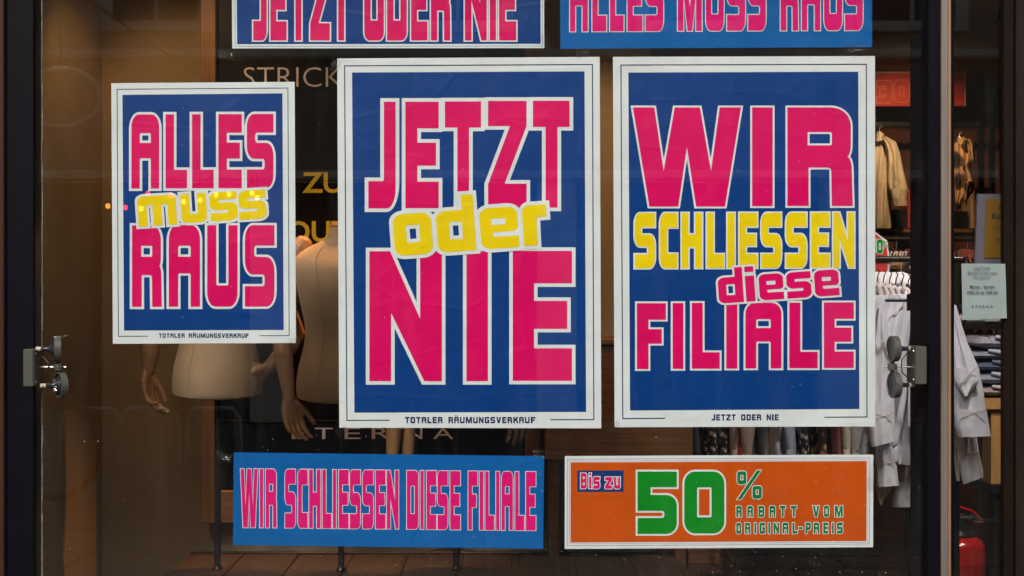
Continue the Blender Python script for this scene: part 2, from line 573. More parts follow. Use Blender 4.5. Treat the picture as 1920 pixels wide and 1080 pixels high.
MB().box((-1.40, -.04, 0.40), (1.1, .1, 0.45), bev=.004).build('sill', FRAME, win)

door = thing('glass_side_door', 'narrow glazed door with black stile and aluminium strip at the right', 'door', (1.3, 0, 0))
MB().box((P(1741, 0, -.03).x, -0.03, 0), (P(1765, 0, -.03).x, 0.12, 2.55), bev=.003).build('door_stile', FRAME, door)
MB().box((P(1765.5, 0, -.04).x, -0.04, 0), (P(1778, 0, -.04).x, 0.05, 2.55), bev=.002).build('metal_strip', METAL, door)
MB().box((P(1778, 0, -.043).x, -0.043, 0), (P(1783.5, 0, -.043).x, 0.05, 2.55), bev=.001).build('strip_edge', METALW, door)
MB().box((P(1784, 0, -.02).x, -0.02, 0), (P(1789.5, 0, -.02).x, 0.08, 2.55), bev=.002).build('door_seal', FRAME, door)
MB().box((P(1787, 0).x, 0.0, 0), (P(1882, 0).x, 0.008, 2.55)).build('pane', GLASS, door)
MB().box((P(1883, 0, -.02).x, -0.02, 0), (P(1902, 0, -.02).x, 0.012, 2.55), bev=.003).build('door_stile', FRAMEB, door)
MB().box((P(1902.5, 0, -.02).x, -0.012, 0), (P(1905.5, 0, -.02).x, 0.012, 2.55)).build('door_seal', FRAME, door)
MB().box((P(1906, 0, -.03).x, -0.03, 0), (1.56, 0.012, 2.55), bev=.003).build('door_jamb', mat('brown_jamb', (0.02, 0.013, 0.011), spec=.15, rough=.5, var=.3, scale=4), door)

# ------------------------------------------------------------------ lettering engine
RX, RY = 0.27, 0.17
B = 0.25
GL = {
 'A': ([(0,0,1),(1,0,1),(1,1,0),(.7,1,0),(.7,.59,.15),(.3,.59,.15),(.3,1,0),(0,1,0)], [[(.3,.25,.15),(.7,.25,.15),(.7,.385,0),(.3,.385,0)]]),
 'B': ([(0,0,0),(1,0,1),(1,.49,.8),(.9,.49,0),(1,.52,.6),(1,1,1),(0,1,0)], [[(.32,.22,.1),(.68,.22,.1),(.68,.38,.1),(.32,.38,.1)],[(.32,.6,.1),(.68,.6,.1),(.68,.78,.1),(.32,.78,.1)]]),
 'C': ([(0,0,1),(1,0,0),(1,.26,0),(.4,.26,.25),(.4,.74,.25),(1,.74,0),(1,1,0),(0,1,1)], []),
 'D': ([(0,0,0),(1,0,1),(1,1,1),(0,1,0)], [[(.32,.26,.1),(.68,.26,.1),(.68,.74,.1),(.32,.74,.1)]]),
 'E': ([(0,0,0),(1,0,0),(1,B,0),(.36,B,0),(.36,.385,0),(.92,.385,0),(.92,.6,0),(.36,.6,0),(.36,.75,0),(1,.75,0),(1,1,0),(0,1,0)], []),
 'F': ([(0,0,0),(1,0,0),(1,B,0),(.4,B,0),(.4,.395,0),(.86,.395,0),(.86,.615,0),(.4,.615,0),(.4,1,0),(0,1,0)], []),
 'G': ([(0,0,1),(1,0,0),(1,B,0),(.34,B,.2),(.34,.76,.2),(.66,.76,0),(.66,.62,0),(.5,.62,0),(.5,.42,0),(1,.42,0),(1,1,0),(0,1,1)], []),
 'H': ([(0,0,0),(.33,0,0),(.33,.39,0),(.67,.39,0),(.67,0,0),(1,0,0),(1,1,0),(.67,1,0),(.67,.62,0),(.33,.62,0),(.33,1,0),(0,1,0)], []),
 'I': ([(0,0,0),(1,0,0),(1,1,0),(0,1,0)], []),
 'J': ([(.57,0,0),(1,0,0),(1,1,1.2),(0,1,0),(0,.745,0),(.57,.745,.15)], []),
 'K': ([(0,0,0),(.33,0,0),(.33,.36,0),(.66,0,0),(1,0,0),(1,.08,0),(.74,.46,0),(1,.58,.4),(1,1,0),(.67,1,0),(.67,.64,.2),(.33,.64,0),(.33,1,0),(0,1,0)], []),
 'L': ([(0,0,0),(.39,0,0),(.39,.75,0),(1,.75,0),(1,1,0),(0,1,0)], []),
 'M': ([(0,0,0),(.30,0,0),(.5,.62,0),(.70,0,0),(1,0,0),(1,1,0),(.76,1,0),(.76,.42,0),(.60,1,0),(.40,1,0),(.24,.42,0),(.24,1,0),(0,1,0)], []),
 'N': ([(0,0,0),(.286,0,0),(.70,.52,0),(.70,0,0),(1,0,0),(1,1,0),(.757,1,0),(.3,.475,0),(.3,1,0),(0,1,0)], []),
 'O': ([(0,0,1),(1,0,1),(1,1,1),(0,1,1)], [[(.32,.255,.1),(.68,.255,.1),(.68,.74,.1),(.32,.74,.1)]]),
 'P': ([(0,0,0),(1,0,1),(1,.66,1),(.36,.66,0),(.36,1,0),(0,1,0)], [[(.34,.24,.1),(.66,.24,.1),(.66,.42,.1),(.34,.42,.1)]]),
 'R': ([(0,0,0),(.97,0,1.1),(.97,.50,.7),(.84,.50,0),(.98,.50,.7),(1,1,0),(.68,1,0),(.67,.61,.2),(.325,.61,0),(.325,1,0),(0,1,0)], [[(.31,.25,0),(.68,.25,.1),(.68,.385,.1),(.31,.385,0)]]),
 'S': ([(0,0,1),(1,0,0),(1,B,0),(.31,B,.3),(.31,.39,.3),(1,.39,1),(1,1,1),(0,1,0),(0,.75,0),(.67,.75,.25),(.67,.605,.25),(0,.605,1)], []),
 'T': ([(0,0,0),(1,0,0),(1,.245,0),(.67,.245,0),(.67,1,0),(.345,1,0),(.345,.245,0),(0,.245,0)], []),
 'U': ([(0,0,0),(.3,0,0),(.3,.74,.15),(.7,.74,.15),(.7,0,0),(1,0,0),(1,1,1),(0,1,1)], []),
 'V': ([(0,0,0),(.33,0,0),(.5,.62,0),(.67,0,0),(1,0,0),(.68,1,0),(.32,1,0)], []),
 'W': ([(0,0,0),(.198,0,0),(.285,.64,0),(.387,0,0),(.62,0,0),(.723,.64,0),(.803,0,0),(1,0,0),(.852,1,0),(.585,1,0),(.50,.40,0),(.42,1,0),(.153,1,0)], []),
 'Z': ([(0,0,0),(1,0,0),(1,.235,0),(.43,.775,0),(1,.775,0),(1,1,0),(0,1,0),(0,.78,0),(.57,.235,0),(0,.235,0)], []),
 'o': ([(0,0,1),(1,0,1),(1,1,1),(0,1,1)], [[(.33,.28,.1),(.68,.28,.1),(.68,.70,.1),(.33,.70,.1)]]),
 'd': ([(0,0,1),(.69,0,0),(.69,-.36,0),(1,-.36,0),(1,1,0),(0,1,1)], [[(.33,.28,0),(.67,.28,0),(.67,.70,0),(.33,.70,0)]]),
 'e': ([(0,0,1),(1,0,1),(1,.6,.6),(.33,.6,.1),(.33,.715,.2),(1,.715,0),(1,1,0),(0,1,1)], [[(.31,.27,.15),(.68,.27,.15),(.68,.42,.15),(.31,.42,.1)]]),
 'r': ([(0,0,1),(1,0,0),(1,.30,0),(.58,.30,.3),(.55,1,0),(0,1,0)], []),
 'i': ([(0,.0,0),(1,.0,0),(1,1,0),(0,1,0)], []),
 's': ([(0,0,1),(1,0,0),(1,.27,0),(.33,.27,.15),(.33,.37,.15),(1,.37,1),(1,1,1),(0,1,0),(0,.73,0),(.67,.73,.15),(.67,.63,.15),(0,.63,1)], []),
 'm': ([(0,0,.8),(1,0,.8),(1,1,0),(.78,1,0),(.78,.3,0),(.615,.3,0),(.615,1,0),(.385,1,0),(.385,.3,0),(.23,.3,0),(.23,1,0),(0,1,0)], []),
 'u': ([(0,0,0),(.34,0,0),(.34,.7,.1),(.66,.7,.1),(.66,0,0),(1,0,0),(1,1,1),(0,1,1)], []),
 'z': ([(0,0,0),(1,0,0),(1,.28,0),(.5,.72,0),(1,.72,0),(1,1,0),(0,1,0),(0,.72,0),(.5,.28,0),(0,.28,0)], []),
 '-': ([(0,.40,0),(1,.40,0),(1,.60,0),(0,.60,0)], []),
 '5': ([(0,0,0),(1,0,0),(1,.25,0),(.33,.25,0),(.33,.375,0),(1,.375,1),(1,1,1),(0,1,0),(0,.745,0),(.68,.745,.2),(.68,.63,.2),(0,.63,0)], []),
 '3': ([(0,0,0),(1,0,1),(1,.5,.4),(.9,.5,0),(1,.5,.4),(1,1,1),(0,1,0),(0,.77,0),(.6,.77,.1),(.6,.61,.1),(.2,.61,0),(.2,.4,0),(.6,.4,.1),(.6,.23,.1),(0,.23,0)], []),
 '/': ([(.84,0,0),(1,0,0),(.16,1,0),(0,1,0)], []),
}
GL['0'] = GL['O']

def round_loop(pts, w_, h_, rx, ry):
    res = []
    n = len(pts)
    P2 = [(p[0] * w_, p[1] * h_) for p in pts]
    for i in range(n):
        x, y = P2[i]
        r = pts[i][2]
        if r <= 0:
            res.append((x, y))
            continue
        ex, ey = r * rx, r * ry
        ends = []
        for j in (i - 1, (i + 1) % n):
            dx, dy = P2[j][0] - x, P2[j][1] - y
            L = math.hypot(dx, dy) or 1e-6
            ux, uy = dx / L, dy / L
            t = 1 / math.sqrt((ux / ex) ** 2 + (uy / ey) ** 2)
            t = min(t, L * .49)
            ends.append((x + ux * t, y + uy * t))
        a, b = ends
        k = 0.55
        c1 = (a[0] + (x - a[0]) * k, a[1] + (y - a[1]) * k)
        c2 = (b[0] + (x - b[0]) * k, b[1] + (y - b[1]) * k)
        N = 7 if r > .4 else 3
        for s in range(N + 1):
            t = s / N
            q = 1 - t
            res.append(tuple(q**3*a[m] + 3*q*q*t*c1[m] + 3*q*t*t*c2[m] + t**3*b[m] for m in (0, 1)))
    # drop duplicates
    outl = []
    for p in res:
        if not outl or math.hypot(p[0]-outl[-1][0], p[1]-outl[-1][1]) > 1e-4:
            outl.append(p)
    if math.hypot(outl[0][0]-outl[-1][0], outl[0][1]-outl[-1][1]) < 1e-4:
        outl.pop()
    return outl

def area(l):
    return sum(l[i-1][0]*l[i][1]-l[i][0]*l[i-1][1] for i in range(len(l))) / 2

def offset_loop(l, d, outward=True):
    n = len(l)
    a = area(l)
    s = 1 if a > 0 else -1
    if not outward:
        s = -s
    res = []
    for i in range(n):
        p0, p, p1 = l[i-1], l[i], l[(i+1) % n]
        d0 = (p[0]-p0[0], p[1]-p0[1]); d1 = (p1[0]-p[0], p1[1]-p[1])
        L0 = math.hypot(*d0); L1 = math.hypot(*d1)
        n0 = (d0[1]/L0*s, -d0[0]/L0*s); n1 = (d1[1]/L1*s, -d1[0]/L1*s)
        bx, by = n0[0]+n1[0], n0[1]+n1[1]
        bl = math.hypot(bx, by)
        if bl < 1e-3:
            res.append((p[0]+n0[0]*d, p[1]+n0[1]*d))
            continue
        bx /= bl; by /= bl
        c = bx*n0[0] + by*n0[1]
        cross = (d0[0]*d1[1]-d0[1]*d1[0]) * s
        k = 1 / max(c, .08)
        if cross > 0:
            k = min(k, 1.9)
        else:
            k = min(k, max(1.0, .9 * min(L0, L1) / d))
        res.append((p[0]+bx*d*k, p[1]+by*d*k))
    return res

def radii_of(ch, w_, h_):
    rx, ry = RX * w_, RY * h_
    if ch in 'oderusmOD0' or ch == 'z':
        ry = min(ry * 1.15, rx * 1.6)
    else:
        ry = min(ry, rx * 2.3)
    return min(rx, ry * 1.4), ry

def glyph_loops(ch, w_, h_):
    o, hs = GL[ch]
    rx, ry = radii_of(ch, w_, h_)
    return round_loop(o, w_, h_, rx, ry), [round_loop(h, w_, h_, rx, ry) for h in hs]

def is_convex(pts, i, s):
    a, b, c = pts[i-1], pts[i], pts[(i+1) % len(pts)]
    return ((b[0]-a[0])*(c[1]-b[1]) - (b[1]-a[1])*(c[0]-b[0])) * s > 0

def outline_loops(ch, w_, h_, ow):
    o, hs = GL[ch]
    rx, ry = radii_of(ch, w_, h_)
    if ch in 'RBK3':
        o2 = [(p[0], p[1], p[2] if (p[2] > .35) else 0) for p in o]
        lo = [offset_loop(round_loop(o2, w_, h_, rx, ry), ow)]
    else:
        sh = [(p[0]*w_, p[1]*h_) for p in o]
        s_ = 1 if area(sh) > 0 else -1
        off = offset_loop(sh, ow)
        pts = []
        for i, (p, q) in enumerate(zip(o, off)):
            r = p[2]
            if r > 0:
                r = r + ow / rx if is_convex(sh, i, s_) else max(0, r - ow / rx)
            pts.append((q[0], q[1], r))
        lo = [round_loop(pts, 1, 1, rx, ry)]
    for h in hs:
        sh = [(p[0]*w_, p[1]*h_) for p in h]
        w0 = max(p[0] for p in sh) - min(p[0] for p in sh); h0 = max(p[1] for p in sh) - min(p[1] for p in sh)
        if min(w0, h0) > 2 * ow + .5:
            lo.append(offset_loop(sh, ow, outward=False))
    return lo

def tess(mb, loops, fn, mi):
    vl, ed = [], []
    for l in loops:
        o0 = len(vl)
        vl += [Vector(p) for p in l]
        ed += [(o0 + i, o0 + (i + 1) % len(l)) for i in range(len(l))]
    ov, oe, of = delaunay_2d_cdt(vl, ed, [], 1, 1e-5)[:3]
    vs = [fn(p.x, p.y) for p in ov]
    fs = []
    def wind(px, py, l):
        wn = 0
        for i in range(len(l)):
            (ax, ay), (bx, by) = l[i-1], l[i]
            if (ay <= py) != (by <= py):
                xx_ = ax + (py - ay) * (bx - ax) / (by - ay)
                if xx_ > px:
                    wn += 1 if by > ay else -1
        return wn
    for t in of:
        cx_ = sum(ov[i].x for i in t) / len(t); cy_ = sum(ov[i].y for i in t) / len(t)
        if wind(cx_, cy_, loops[0]) == 0 or any(wind(cx_, cy_, h) != 0 for h in loops[1:]):
            continue
        a, b, c = (vs[i] for i in t[:3])
        nrm = (Vector(b)-Vector(a)).cross(Vector(c)-Vector(a))
        if nrm.length < 1e-14:
            continue
        fs.append(tuple(t) if nrm.y < 0 else tuple(t)[::-1])
    mb.add(vs, fs, mi)

LAYER = 0.0004
def word(parent, letters, fill, outline=None, ow=0.0, y=0.0, ang=0.0, org=(0, 0), label=None, d=None, name='lettering'):
    """letters: (char, x0, x1, y0, y1) in photograph pixels measured on the sheet's own plane"""
    mb = MB()
    ca, sa = math.cos(math.radians(ang)), math.sin(math.radians(ang))
    dep = y if d is None else d
    k = (D + dep) / F if d is not None else D / F
    def mk(x0, y0, yy):
        def fn(x, yv):
            gx, gy = x0 + x, y0 + yv
            X = org[0] + gx * ca + gy * sa
            Y = org[1] - gx * sa + gy * ca
            return ((X - 960) * k, yy, CZ - (Y - 540) * k)
        return fn
    mats = [fill] if outline is None else [outline, fill]
    def lp(ch, x0, x1, y0, y1):
        if ch == '.':   # dot of an i
            return round_loop([(0,0,.3),(1,0,.3),(1,1,.3),(0,1,.3)], x1-x0, y1-y0, (x1-x0)*.3, (y1-y0)*.3), []
        return glyph_loops(ch, x1 - x0, y1 - y0)
    if outline is not None:
        for i, (ch, x0, x1, y0, y1) in enumerate(letters):
            if ch == '.':
                lo = [round_loop([(-ow,-ow,.5),(x1-x0+ow,-ow,.5),(x1-x0+ow,y1-y0+ow,.5),(-ow,y1-y0+ow,.5)], 1, 1, (x1-x0)*.5, (y1-y0)*.5)]
            else:
                lo = outline_loops(ch, x1 - x0, y1 - y0, ow)
            tess(mb, lo, mk(x0, y0, dep - LAYER - 0.00012 * (i % 3)), 0)
    for ch, x0, x1, y0, y1 in letters:
        o_, hs = lp(ch, x0, x1, y0, y1)
        tess(mb, [o_] + hs, mk(x0, y0, dep - LAYER * (2.4 if outline else 1)), 1 if outline else 0)
    return mb.build(name, mats, parent, label=label)

def letters_from_zoom(spec, ox, oy, k, y0, y1, slope=0.0, xref=0):
    """spec: [(char,x0,x1)] in magnified-view units"""
    r = []
    for s in spec:
        ch, a, b = s[:3]
        t, u = (s[3], s[4]) if len(s) > 3 else (y0, y1)
        dy = slope * ((a + b) / 2 - xref)
        r.append((ch, ox + a / k, ox + b / k, oy + (t + dy) / k, oy + (u + dy) / k))
    return r

def auto_word(text, x0, x1, y0, y1):
    W = {'I': .28, 'M': .95, 'W': 1.0, ' ': .55, 'J': .6, 'L': .62, 'T': .66, 'E': .64, 'V': .75}
    gap = .17
    tot = sum(W.get('A' if c == 'Ä' else c, .72) for c in text) + gap * (len(text) - 1)
    k = (x1 - x0) / tot
    r = []
    x = x0
    for c in text:
        w_ = W.get(c, .72) * k
        if c == 'Ä':
            r.append(('A', x, x + w_, y0, y1))
            dd = (y1 - y0) * .17
            r.append(('.', x + w_*.18, x + w_*.4, y0 - dd * 1.5, y0 - dd * .4))
            r.append(('.', x + w_*.62, x + w_*.84, y0 - dd * 1.5, y0 - dd * .4))
        elif c != ' ':
            r.append((c, x, x + w_, y0, y1))
        x += w_ + gap * k
    return r

def sheet_pt(q, u, v, y):
    """bilinear point in the pixel quad q (TL,TR,BR,BL)"""
    tl, tr, br, bl = [Vector(a) for a in q]
    p = tl*(1-u)*(1-v) + tr*u*(1-v) + br*u*v + bl*(1-u)*v
    k = D / F
    return ((p.x - 960) * k, y, CZ - (p.y - 540) * k)

def sheet(name, q, y, m, parent, thick=0.0003, label=None):
    mb = MB()
    N = 10
    mb.grid(lambda u, v: sheet_pt(q, u, 1 - v, y), N, N)
    mb.grid(lambda u, v: sheet_pt(q, 1 - u, 1 - v, y + thick), N, N)
    c = [(0,0),(1,0),(1,1),(0,1)]
    for i in range(4):
        a, b = c[i], c[(i+1) % 4]
        mb.quad(sheet_pt(q,*a,y), sheet_pt(q,*b,y), sheet_pt(q,*b,y+thick), sheet_pt(q,*a,y+thick))
    return mb.build(name, m, parent, label=label)

def flatquad(mb, q, y, mi=0):
    k = D / F
    vs = [((p[0]-960)*k, y, CZ-(p[1]-540)*k) for p in q]
    a, b, c = (Vector(v) for v in vs[:3])
    if (b-a).cross(c-a).y > 0:
        vs = vs[::-1]
    mb.add(vs, [(0,1,2,3)], mi)

def seg(mb, a, b, t, y, mi=0):
    """a line of width t px from a to b"""
    dx, dy = b[0]-a[0], b[1]-a[1]
    L = math.hypot(dx, dy)
    nx, ny = -dy/L*t/2, dx/L*t/2
    ux, uy = dx/L*t/2, dy/L*t/2
    flatquad(mb, [(a[0]-ux+nx, a[1]-uy+ny), (b[0]+ux+nx, b[1]+uy+ny), (b[0]+ux-nx, b[1]+uy-ny), (a[0]-ux-nx, a[1]-uy-ny)], y, mi)

YP = 0.0135      # the sheets hang just behind the glass
def poster(name, label, quad, inner=None, inner_mat=None, cat='poster', base=None, y=YP, group='closing down sale posters'):
    k = D / F
    cx = sum(p[0] for p in quad) / 4
    zb = max(p[1] for p in quad)
    r = thing(name, label, cat, ((cx-960)*k, y, CZ-(zb-540)*k), group=group)
    sheet('paper', quad, y, base or PAPER, r)
    if inner:
        mb = MB()
        flatquad(mb, inner, y - LAYER)
        mb.build('printed_field', inner_mat, r)
    return r

def border(r, tl, tr, br, bl, t, gap=None, m=None, y=YP):
    mb = MB()
    seg(mb, tl, tr, t, y - LAYER)
    seg(mb, (tr[0], tr[1]+t), (br[0], br[1]-t), t, y - LAYER)
    seg(mb, (tl[0], tl[1]+t), (bl[0], bl[1]-t), t, y - LAYER)
    if gap:
        def at(x):
            return (x, bl[1] + (br[1]-bl[1]) * (x-bl[0]) / (br[0]-bl[0]))
        seg(mb, bl, at(gap[0]), t, y - LAYER)
        seg(mb, at(gap[1]), br, t, y - LAYER)
    else:
        seg(mb, bl, br, t, y - LAYER)
    mb.build('border_line', m or NAVY, r)

YL = YP - LAYER      # letters sit on the printed field

# --- poster ALLES muss RAUS
pa = poster('sale_poster', 'smaller blue poster reading ALLES muss RAUS in pink and yellow, left of the large ones',
            [(206,154.5),(551,152),(553.5,643.5),(209,645)], [(227,176.6),(528,173.7),(530.4,618.8),(230,620)], BLUE)
border(pa, (217,166), (538.3,163.7), (540.7,629.6), (219.3,630.8), 1.4, (274.6, 484.9))
word(pa, letters_from_zoom([('A',183,400),('L',450,618),('L',657,826),('E',863,1045),('S',1085,1292)],200,140,4.153,306,884,-.004,183),
     PINK, PAPER, 4.7, YL, label='pink word ALLES with white outline')
word(pa, letters_from_zoom([('R',188,420),('A',475,719),('U',775,1012),('S',1070,1300)],200,390,4.153,134,770,-.002,183),
     PINK, PAPER, 4.4, YL, label='pink word RAUS with white outline')
word(pa, [('m',-1,71,-56,0),('u',80,128,-55.5,-1),('s',134.5,186,-55,-1),('s',189,240,-54.5,-.5)],
     YELL, PAPER, 4.8, YL-.0014, ang=3.7, org=(259.5,424.5), label='yellow slanted word muss')
word(pa, auto_word('TOTALER RÄUMUNGSVERKAUF', 295.6, 464.6, 625.4, 633.8), NAVY, None, 0, YP, label='small navy footer line')

# --- poster JETZT oder NIE
pb = poster('sale_poster', 'large middle poster reading JETZT oder NIE on blue',
            [(631,108),(1125,105),(1128,804),(635,803)], [(659,134.5),(1096.4,132.4),(1099.4,773),(663.5,774.5)], BLUE)
border(pb, (645,122), (1111.3,119.5), (1114,787.5), (649.4,789), 1.9, (728.7, 1033.7))
word(pb, letters_from_zoom([('J',190,353,94,731),('E',411,610,94,730),('T',647,863,92,729),('Z',905,1135,89,727),('T',1173,1392,88,726)],630,160,3.176,0,0),
     PINK, PAPER, 6.9, YL, label='pink word JETZT')
word(pb, letters_from_zoom([('N',180,578,90,803),('I',713,831,90,803),('E',967,1292,88,801)],630,440,2.918,0,0),
     PINK, PAPER, 6.7, YL, label='pink word NIE')
word(pb, [('o',-1.5,71,-78,0),('d',80,152,-78,-.5),('e',161.5,233,-77.5,-.5),('r',242,288,-77,-1)],
     YELL, PAPER, 6.9, YL-.0014, ang=4.2, org=(741.8,480.2), label='yellow slanted word oder')
word(pb, auto_word('TOTALER RÄUMUNGSVERKAUF', 758.8, 1004, 782.6, 794.6), NAVY, None, 0, YP, label='navy footer line')

# --- poster WIR SCHLIESSEN diese FILIALE
pc = poster('sale_poster', 'large right poster reading WIR SCHLIESSEN diese FILIALE on blue',
            [(1150,105),(1643,103.5),(1643.5,800.5),(1153,802)], [(1179,134.6),(1611.5,133),(1613.6,767.6),(1182,770.4)], BLUE)
border(pc, (1165,120.5), (1626.5,119), (1627.8,782.6), (1168.4,785.6), 1.9, (1247, 1549))
word(pc, letters_from_zoom([('W',112,722,121,680),('I',785,901,121,678),('R',984,1353,121,677)],1150,160,3.0,0,0),
     PINK, PAPER, 3.6, YL, label='big pink word WIR')
word(pc, letters_from_zoom([('S',123,236),('C',266,362),('H',388,502),('L',530,625),('I',646,686),('E',713,813),('S',838,948),('S',977,1091),('E',1118,1220),('N',1243,1361)],1150,160,3.0,718,1028,-.003,120),
     YELL, PAPER, 2.7, YL, label='yellow word SCHLIESSEN')
word(pc, letters_from_zoom([('F',147,325,290,695),('I',367,433,289,694),('L',485,657,288,693),('I',697,765,288,692),('A',815,1037,287,691),('L',1085,1260,286,690),('E',1298,1482,285,688)],1150,480,3.272,0,0),
     PINK, PAPER, 3.5, YL, label='pink word FILIALE')
word(pc, [('d',-2,45,-48.5,0),('i',49.5,67,-48.5,0),('.',49.5,66.5,-66,-55.5),('e',75,121,-49.5,-.5),('s',127,173,-49.5,-.5),('e',179.5,225.5,-49.5,-.5)],
     PINK, PAPER, 3.7, YL-.0014, ang=3.9, org=(1351.5,569.2), label='pink slanted word diese')
word(pc, auto_word('JETZT ODER NIE', 1335.5, 1461.7, 777.6, 789.3), NAVY, None, 0, YP, label='navy footer line')

# --- top banner JETZT ODER NIE
pd = poster('sale_banner', 'white edged blue banner JETZT ODER NIE cut off by the top of the view',
            [(432,-112),(1020,-112),(1020.8,88.6),(433.6,89.2)], [(441.5,-104),(1013,-104),(1014,80.4),(442.8,81)], BLUE, cat='banner')
border(pd, (438.2,-107), (1016.5,-107), (1017.2,84.6), (439.2,85.2), .9, m=mat('pale_blue_line', srgb(110,150,190)))
word(pd, letters_from_zoom([('J',165,243),('E',265,359),('T',375,480),('Z',497,611),('T',623,730),('O',812,926),('D',945,1059),('E',1085,1180),('R',1200,1313),('N',1398,1525),('I',1543,1579),('E',1597,1697)],420,0,3.097,-215,230),
     PINK, PAPER, 2.6, YL, label='pink words JETZT ODER NIE')
# --- top right banner ALLES MUSS RAUS
pe = poster('sale_banner', 'plain blue banner ALLES MUSS RAUS at the top right',
            [(1050,-102),(1638,-104),(1637.5,86.8),(1051,89.8)], None, None, cat='banner', base=BLUE2)
word(pe, letters_from_zoom([('A',90,194),('L',220,302),('L',323,403),('E',425,512),('S',530,634),('M',718,858),('U',882,986),('S',1005,1111),('S',1128,1231),('R',1317,1420),('A',1440,1548),('U',1570,1676),('S',1692,1796)],1040,0,3.097,-192,178,-.0045,90),
     PINK2, PAPER, 1.7, YL, label='pink words ALLES MUSS RAUS')
# --- lower left banner
pf = poster('sale_banner', 'plain blue banner WIR SCHLIESSEN DIESE FILIALE below the middle poster',
            [(436.3,849.4),(1020.6,856.3),(1018.4,1030.6),(435.3,1023.8)], None, None, cat='banner', base=BLUE2)
word(pf, letters_from_zoom([('W',62,165),('I',178,198),('R',213,279),('S',330,392),('C',408,465),('H',475,543),('L',555,608),('I',618,637),('E',653,712),('S',720,783),('S',797,861),('E',875,934),('N',943,1013),('D',1063,1132),('I',1145,1164),('E',1182,1240),('S',1248,1309),('E',1324,1385),('F',1433,1488),('I',1501,1523),('L',1535,1588),('I',1600,1620),('A',1633,1701),('L',1715,1769),('E',1780,1839)],430,840,3.2,128,481,.0105,62),
     PINK2, PAPER, 1.25, YL, label='pink words WIR SCHLIESSEN DIESE FILIALE')
# --- orange 50 percent banner
Z = lambda x, y: (1050 + x / 3.2, 840 + y / 3.2)
pg = poster('discount_banner', 'orange banner with green 50 percent and RABATT VOM ORIGINAL-PREIS', 
            [Z(30,52),Z(1888,43),Z(1886,601),Z(29,611)], [Z(65,90),Z(1848,82),Z(1846,563),Z(64,572)], ORANGE, cat='banner')
border(pg, Z(47,71), Z(1866,62), Z(1864,581), Z(46,592), .8, m=MAUVE)
border(pg, Z(58,83), Z(1856,74), Z(1854,571), Z(57,580), .5, m=MAUVE)
mb = MB(); flatquad(mb, [Z(105,139),Z(384,138),Z(384,267),Z(105,268)], YL - LAYER)
mb.build('printed_box', BOXBLUE, pg, label='dark blue box behind Bis zu')
word(pg, letters_from_zoom([('B',126,161,154,247),('i',176,189,176,247),('.',176,189,154,168),('s',201,240,176,248),('z',273,313,178,248),('u',326,363,178,248)],1050,840,3.2,0,0),
     PINK, PAPER, 1.4, YL - 1.2*LAYER, label='pink words Bis zu')
word(pg, letters_from_zoom([('5',468,704,145,520),('0',749,990,145,517)],1050,840,3.2,0,0), GREEN, PAPER, 3.6, YL, label='big green number 50')
word(pg, letters_from_zoom([('/',1068,1210,138,312),('o',1068,1122,143,221),('o',1160,1215,232,308)],1050,840,3.2,0,0), GREEN2, PAPER, 1.4, YL, label='green percent sign')
word(pg, letters_from_zoom([('R',1062,1095),('A',1128,1162),('B',1196,1230),('A',1262,1297),('T',1325,1358),('T',1391,1425),('V',1523,1562),('O',1590,1621),('M',1655,1703)],1050,840,3.2,352,419,-.003,1062),
     GREEN2, PAPER, 1.2, YL, label='green words RABATT VOM')
word(pg, letters_from_zoom([('O',1062,1091),('R',1115,1147),('I',1171,1182),('G',1202,1235),('I',1255,1266),('N',1286,1320),('A',1341,1375),('L',1400,1430),('-',1438,1461),('P',1479,1510),('R',1528,1562),('E',1586,1615),('I',1638,1649),('S',1668,1703)],1050,840,3.2,453,519,-.002,1062),
     GREEN2, PAPER, 1.2, YL, label='green words ORIGINAL-PREIS')

# --- crinkled clear tape at the sheet corners
tapes = [((404,94),(436,110),.5,'crinkled clear tape below the left corner of the JETZT ODER NIE banner'),
         ((620,106),(637,134),.9,'crinkled clear tape at the upper left corner of the middle poster'),
         ((628,800),(652,822),.9,'crinkled clear tape at the lower left corner of the middle poster'),
         ((404,847),(434,866),.7,'crinkled clear tape beside the left end of the WIR SCHLIESSEN DIESE FILIALE banner'),
         ((1000,842),(1030,860),.6,'crinkled clear tape on the right corner of the WIR SCHLIESSEN DIESE FILIALE banner'),
         ((540,630),(562,655),.6,'crinkled clear tape at the lower right corner of the ALLES muss RAUS poster'),
         ((1080,86),(1104,108),.6,'crinkled clear tape between the plain top banner and the middle poster'),
         ((1590,80),(1625,98),.5,'crinkled clear tape under the right end of the ALLES MUSS RAUS banner'),
         ((1014,62),(1030,92),.5,'crinkled clear tape at the right end of the JETZT ODER NIE banner'),
         ((1632,850),(1648,930),.4,'long clear tape strip down the right edge of the orange banner'),
         ((1140,790),(1162,812),.6,'crinkled clear tape at the lower left corner of the right poster')]
for (a, b, am, lb) in tapes:
    mb = MB()
    x0, y0 = a; x1, y1 = b
    sd = random.random() * 100
    rot_ = random.uniform(-.5, .5)
    cxp, cyp = (x0+x1)/2, (y0+y1)/2
    def fn(u, v):
        du, dv_ = u - .5, v - .5
        ed = 1 + .35*noise.noise(Vector((math.atan2(dv_, du)*1.6, sd, 0)))
        du *= ed * (x1-x0); dv_ *= ed * (y1-y0) * .8
        px = cxp + du*math.cos(rot_) - dv_*math.sin(rot_)
        py = cyp + du*math.sin(rot_) + dv_*math.cos(rot_)
        h = 0.0010 + .0010*noise.noise(Vector((u*16+sd, v*5, 0))) + .0011*am*math.sin((u*2.2+v)*21+sd)
        p = P(px, py, 0)
        return (p.x, .0125 - min(.0028, abs(h)), p.z)
    mb.grid(fn, 30, 12)
    tag(mb.build('adhesive_tape', TAPE, smooth=True), lb, 'tape')

